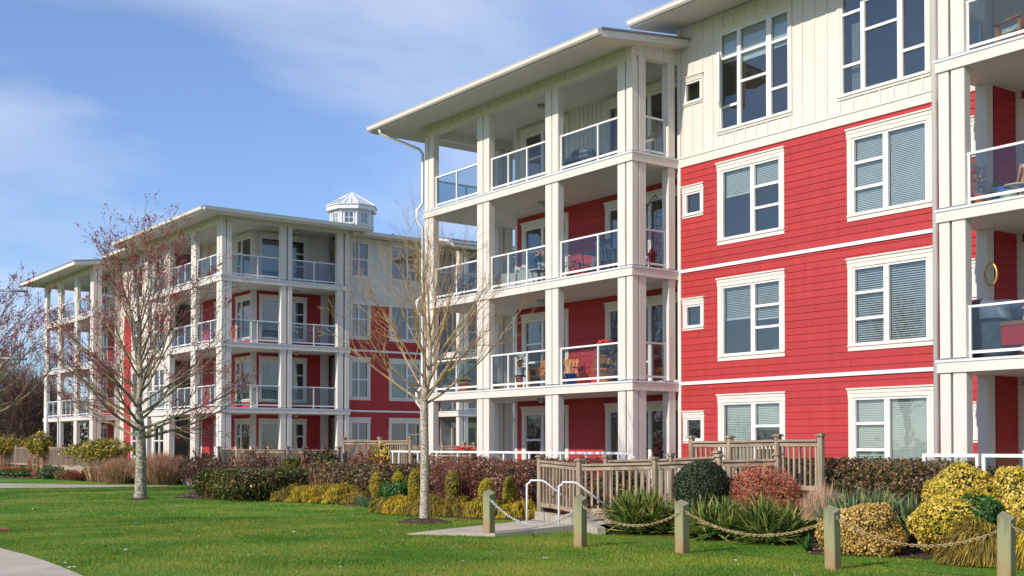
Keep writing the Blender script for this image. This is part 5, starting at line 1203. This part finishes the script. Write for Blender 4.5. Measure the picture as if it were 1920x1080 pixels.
def chair(p, rz, mat, label, seat_h=.42, w_=.56, slats=True, cush=None, name='armchair', high=.92):
    root = thing(name, tuple(p), label, 'chair', None, rz); w2 = w_/2
    s = MB(); s.box(-w2, w2, -w2, w2, seat_h-.03, seat_h, mat); s.build('seat', mat, root)
    b = MB()
    if slats:
        for i in range(5): b.beam((-w2+.06+i*(w_-.12)/4, w2-.02, seat_h), (-w2+.06+i*(w_-.12)/4, w2+.17, high), .07, .018, mat, (0, 1, 0))
        b.beam((-w2, w2+.15, high-.08), (w2, w2+.15, high-.08), .03, .06, mat)
    else: b.box(-w2, w2, w2-.06, w2+.06, seat_h, high, mat)
    b.build('backrest', mat, root)
    for sx in (-1, 1):
        for sy in (-1, 1): l = MB(); l.box(sx*w2-.025, sx*w2+.025, sy*w2-.025, sy*w2+.025, 0, seat_h+(.2 if sy < 0 else .16), mat); l.build('leg', mat, root)
        a = MB(); a.box(sx*(w2+.02)-.045, sx*(w2+.02)+.045, -w2-.06, w2+.06, seat_h+.2, seat_h+.225, mat); a.build('armrest', mat, root)
    if cush: c_ = MB(); c_.bbox(-w2+.04, w2-.04, -w2+.02, w2-.04, seat_h+.002, seat_h+.10, cush, .04); c_.build('cushion', cush, root)
    return root
def table(p, wx, wy, h, mat, label, top=None):
    root = thing('patio_table', tuple(p), label, 'table'); t = MB(); t.bbox(-wx/2, wx/2, -wy/2, wy/2, h-.03, h, top or mat, .03); t.build('tabletop', top or mat, root)
    for sx in (-1, 1):
        for sy in (-1, 1): l = MB(); l.beam((sx*(wx/2-.06), sy*(wy/2-.06), h-.03), (sx*(wx/2-.12), sy*(wy/2-.12), 0), .03, .03, mat); l.build('leg', mat, root)
    return root
F2, F3, F4 = FL[1], FL[2], FL[3]
# near wing, top floor
root = thing('barbecue', tuple(pos(1095,21.6,F4)), 'grey covered barbecue on the top-floor balcony', 'barbecue')
mb = MB(); mb.bbox(-.25, .25, -.6, .6, .15, .62, M['slate'], .05); mb.build('cart', M['slate'], root)
mb = MB(); mb.lathe([(.26,0),(.27,.10),(.22,.17),(.10,.20),(.0,.205)], 16, M['slate'], (0, .05, .62), 1, 1.7); mb.build('lid', M['slate'], root)
mb = MB(); mb.box(-.29, -.25, -.55, .55, .5, .6, M['shoe'])
for yk in (-.4,-.2,0,.2): mb.lathe([(.025,0),(.025,.02)], 8, M['white'], (-.29, yk, .54))
mb.build('control_panel', M['shoe'], root)
root = thing('patio_umbrella', tuple(sidepos(1226,23.2,F4)), 'small tilted grey umbrella at the top-floor side opening', 'umbrella')
mb = MB(); mb.tube([(0,0,0),(0,0,1.0)], .015, 6, M['black']); mb.lathe([(.16,0),(.16,.03)], 12, M['black']); mb.build('pole', M['black'], root)
mb = MB(); mb.add([(-.25,-.2,.62),(.25,-.2,.92),(.22,.2,.95),(-.25,.2,.64),(0.02,0,.98)], [(0,1,4),(1,2,4),(2,3,4),(3,0,4),(3,2,1,0)], M['umb']); mb.build('canopy', M['umb'], root)
# third floor
table(pos(1130,21.5,F3), .85, 1.0, .72, M['black'], 'dark glass-topped patio table on the third-floor balcony', M['slate'])
chair(pos(1112,22.3,F3), R(-70), M['slate'], 'dark patio chair left of the third-floor table')
chair(pos(1148,21.3,F3), R(100), M['slate'], 'dark patio chair right of the third-floor table')
pot_plant(pos(1072,21.6,F3), .16, .30, M['terra'], 'potted palm beside the third-floor table', 'drygrass', None, .7, 120, 1.8, .05, 'potted_plant')
for (px, lb) in ((962,'cream outdoor sofa on the third-floor balcony, left seat'),(1005,'cream cushioned armchair on the third-floor balcony')):
    root = thing('sofa', tuple(pos(px,21.5,F3)), lb, 'sofa', None, R(-60)); wd_ = .85
    mb = MB(); mb.bbox(-.4, .4, -wd_/2, wd_/2, .12, .40, M['sofa'], .05); mb.build('seat', M['sofa'], root)
    mb = MB(); mb.bbox(.25, .45, -wd_/2, wd_/2, .40, .72, M['sofa'], .05); mb.build('backrest', M['sofa'], root)
    for s_ in (-1, 1): mb = MB(); mb.bbox(-.35, .3, s_*wd_/2-.08*s_, s_*(wd_/2+.06), .12, .55, M['sofa'], .02); mb.build('armrest', M['sofa'], root)
table(pos(1010,20.98,F3), .4, .4, .42, M['black'], 'small dark side table with a tulip vase')
pot_plant(pos(1012,20.98,F3+.42), .06, .22, M['whitepot'], 'glass vase of pink and orange tulips on the side table', 'greenleaf', 'pinkfl', .36, 60, 2.0, .045, 'tulip_vase', cat='vase')
chair(pos(850,21.6,F3), R(-40), M['slate'], 'dark lounge chair on the third-floor corner balcony', cush=M['slate'])
chair(pos(878,21.9,F3), R(-80), M['slate'], 'second dark chair on the third-floor corner balcony')
root = thing('metal_trellis', tuple(sidepos(1228,22.9,F3)), 'black wrought-iron scroll trellis at the third-floor side opening', 'trellis')
mb = MB()
for sx in (-.28, .28): mb.tube([(sx,0,0),(sx,0,1.75)], .012, 5, M['black'])
mb.tube([(-.28,0,1.75),(-.15,0,1.95),(0,0,2.1),(.15,0,1.95),(.28,0,1.75)], .012, 5, M['black'])
for zc_ in (.35,.7,1.05,1.4,1.75):
    for s_ in (-1, 1):
        mb.tube([(s_*(.13+.10*math.cos(a)),0,zc_+.14*math.sin(a)) for a in np.linspace(0, 6.28, 10)], .008, 4, M['black'])
    mb.tube([(.06*math.cos(a),0,zc_+.17+.08*math.sin(a)) for a in np.linspace(0, 6.28, 8)], .008, 4, M['black'])
mb.build('scrollwork', M['black'], root)
root = thing('lantern', tuple(sidepos(1222,22.62,F3)), 'dark red lantern beside the scroll trellis', 'lantern')
mb = MB(); mb.lathe([(.10,0),(.10,.03),(.08,.05),(.10,.4),(.12,.42),(.05,.55),(.015,.6),(.015,.68)], 8, M['purple']); mb.build('lantern_body', M['purple'], root)
# second floor
chair(pos(1000,21.7,F2), R(-100), M['orange'], 'orange wooden garden armchair on the second-floor balcony, middle bay')
chair(pos(1060,22.2,F2), R(-60), M['orange'], 'orange wooden armchair behind the blue bin')
table(pos(1140,21.9,F2), .6, .6, .46, M['orange'], 'low orange wooden table on the second-floor balcony')
pot_plant(pos(1133,21.15,F2), .27, .42, M['terra'], 'large terracotta pot of yellow and white flowers on the second-floor balcony', 'greenleaf', 'orangefl', .22, 260, 1.0, .035)
table(pos(1136,21.5,F2), .55, .55, .80, M['teak'], 'dark plant table behind the large terracotta pot')
pot_plant(pos(1134,21.5,F2+.80), .17, .18, M['black'], 'black bowl of red flowers on the plant table', 'greenleaf', 'redfl', .25, 260, 1.1, .035)
mb = MB(); mb.lathe([(.13,0),(.16,.3),(.175,.3),(.175,.33),(0,.34)], 16, M['blue']); o = mb.build('bucket', M['blue'], None, pos(1070,20.95,F2)); tag(o, 'bright blue bucket on the second-floor balcony', 'bucket')
table(pos(978,21.3,F2), .36, .36, .42, M['black'], 'small black wire plant stand on the second floor')
pot_plant(pos(977,21.3,F2+.42), .13, .24, M['whitepot'], 'white glazed pot with a leafy plant on the black stand', 'greenleaf', 'whitefl', .4, 120, .9, .035)
pot_plant(pos(930,20.95,F2), .2, .10, M['yellowpot'], 'shallow yellow dish planter on the second floor', 'greenleaf', None, .3, 60, .8, .03)
pot_plant(pos(873,20.95,F2), .23, .30, M['terra'], 'terracotta pot of orange pansies at the second-floor corner', 'greenleaf', 'orangefl', .16, 160, 1.0, .03)
pot_plant(pos(843,21.1,F2), .20, .26, M['greypot'], 'round grey pot with a dry stem at the second-floor corner', 'drygrass', None, .6, 40, .5, .03)
# ground floor
pot_plant(sidepos(1234,22.6,G0), .2, .35, M['greypot'], 'tall dark-leaved potted tree at the ground-floor side opening', 'redhedge', None, 1.7, 260, 1.1, .05, 'potted_tree', cat='potted tree')
pot_plant(pos(1070,20.2,G0), .3, .55, M['greypot'], 'planter of pale green-white hellebores behind the handrail', 'greenleaf', 'whitefl', .3, 220, 1.2, .04)
pot_plant(pos(872,23.5,.85), .3, .35, M['greypot'], 'courtyard pot of red geraniums behind the far fence', 'greenleaf', 'redfl', .4, 320, 1.3, .05)
# right wing
chair(pos(1915,21.5,F4), R(165), M['orange'], 'bentwood orange armchair with a blue patterned cushion, top floor right', cush=M['cushion'])
pot_plant(pos(1834,20.95,F3), .15, .25, M['terra'], 'terracotta pot with dry stems on the third floor right', 'drygrass', None, .75, 90, 1.0, .03)
pot_plant(pos(1862,21.2,F3), .09, .13, M['yellowpot'], 'small yellow pot with long green leaves, third floor right', 'greenleaf', None, .4, 30, .8, .06)
mb = MB(); mb.bbox(-.16, .16, -.14, .14, 0, .42, M['bluebin'], .03); mb.box(-.17, .17, -.15, .15, .42, .45, M['bluebin']); o = mb.build('storage_box', M['bluebin'], None, pos(1880,21.6,F3)); tag(o, 'pale blue storage box on the third floor right', 'box')
root = thing('watering_can', tuple(pos(1893,21.3,F3)), 'sage green watering can on the third floor right', 'watering can')
mb = MB(); mb.lathe([(.15,0),(.16,.05),(.15,.22),(.08,.30),(.07,.33)], 14, M['sage']); mb.tube([(0,.14,.08),(0,.28,.22),(0,.34,.36)], [.03,.02,.03], 8, M['sage']); mb.build('can', M['sage'], root)
mb = MB(); mb.tube([(0,-.14,.10),(0,-.24,.2),(0,-.18,.34),(0,-.04,.36)], .012, 6, M['sage']); mb.build('handle', M['sage'], root)
mb = MB(); mb.lathe([(.20,0),(.235,.50),(.25,.50),(.25,.53),(0,.54)], 18, M['tub']); o = mb.build('tub', M['tub'], None, pos(1908,21.9,F3)); tag(o, 'tall beige tub on the third floor right', 'tub')
for dx, lb in ((0,'left wooden ski leaning on the door frame'),(.14,'right wooden ski leaning on the door frame')):
    p = pos(1885,22.5,F3); mb = MB(); mb.beam((p.x, p.y-dx, F3), (p.x+.4, p.y-dx-.12, F3+1.15), .08, .02, M['orange']); tag(mb.build('ski', M['orange']), lb, 'ski', 'skis leaning on the third floor')
mb = MB(); q = pos(1861,21.95,F3+.0); q = onX(1861,515,21.74); mb.tube([(float(q[0])-.06, float(q[1])+.13*math.cos(a), float(q[2])+.22*math.sin(a)) for a in np.linspace(0, 6.283, 20)], .022, 6, M['gold']); mb.lathe([(.0,0),(.01,.01)], 6, M['white'], (float(q[0])-.04, float(q[1]), float(q[2]))); tag(mb.build('wall_clock', M['gold']), 'gold-rimmed oval ornament hung on the balcony pillar, second floor right', 'clock')
root = thing('barbecue', tuple(pos(1852,21.35,F2)), 'large barbecue under a dark blue-grey vinyl cover, second floor right', 'barbecue')
V, F = core_mesh(lambda D_: superpt(D_, (0,0,0), (1,1,1), 4, 5, .05)*np.array([.32,.62,.58])+np.array([0,0,.60]), None, 32, 18); polys('cover', V, F, [M['cover']], root, None, None, True) if False else polys('cover', V, F, [M['cover']], root, smooth=True)
root = thing('cool_box', tuple(pos(1912,21.2,F2)), 'red cool box on the second floor right', 'cool box')
mb = MB(); mb.bbox(-.2, .2, -.3, .3, .25, .62, M['redp'], .03); mb.build('box', M['redp'], root); mb = MB(); mb.bbox(-.22, .22, -.32, .32, .62, .70, M['teak'], .03); mb.build('lid', M['teak'], root)
for i, px in enumerate((1898, 1906, 1918)):
    mb = MB(); mb.lathe([(.03,0),(.005,.01),(.005,.10),(.035,.14),(.04,.2),(.03,.24)], 10, M['rglass']); o = mb.build('wine_glass', M['rglass'], None, pos(px,21.2,F2+.70)); tag(o, ['left wine glass on the red cool box', 'middle wine glass on the red cool box', 'right wine glass on the red cool box'][i], 'glass', 'glasses on the cool box')
yucca('spiky dark red cordyline behind the glass railing at right', 'cordyline', (19.9, at(1900,19.9), 0), .02, .02, 1.5, 2, 60, M['redhedge'], .05, None, 'cordyline', .62, .5)
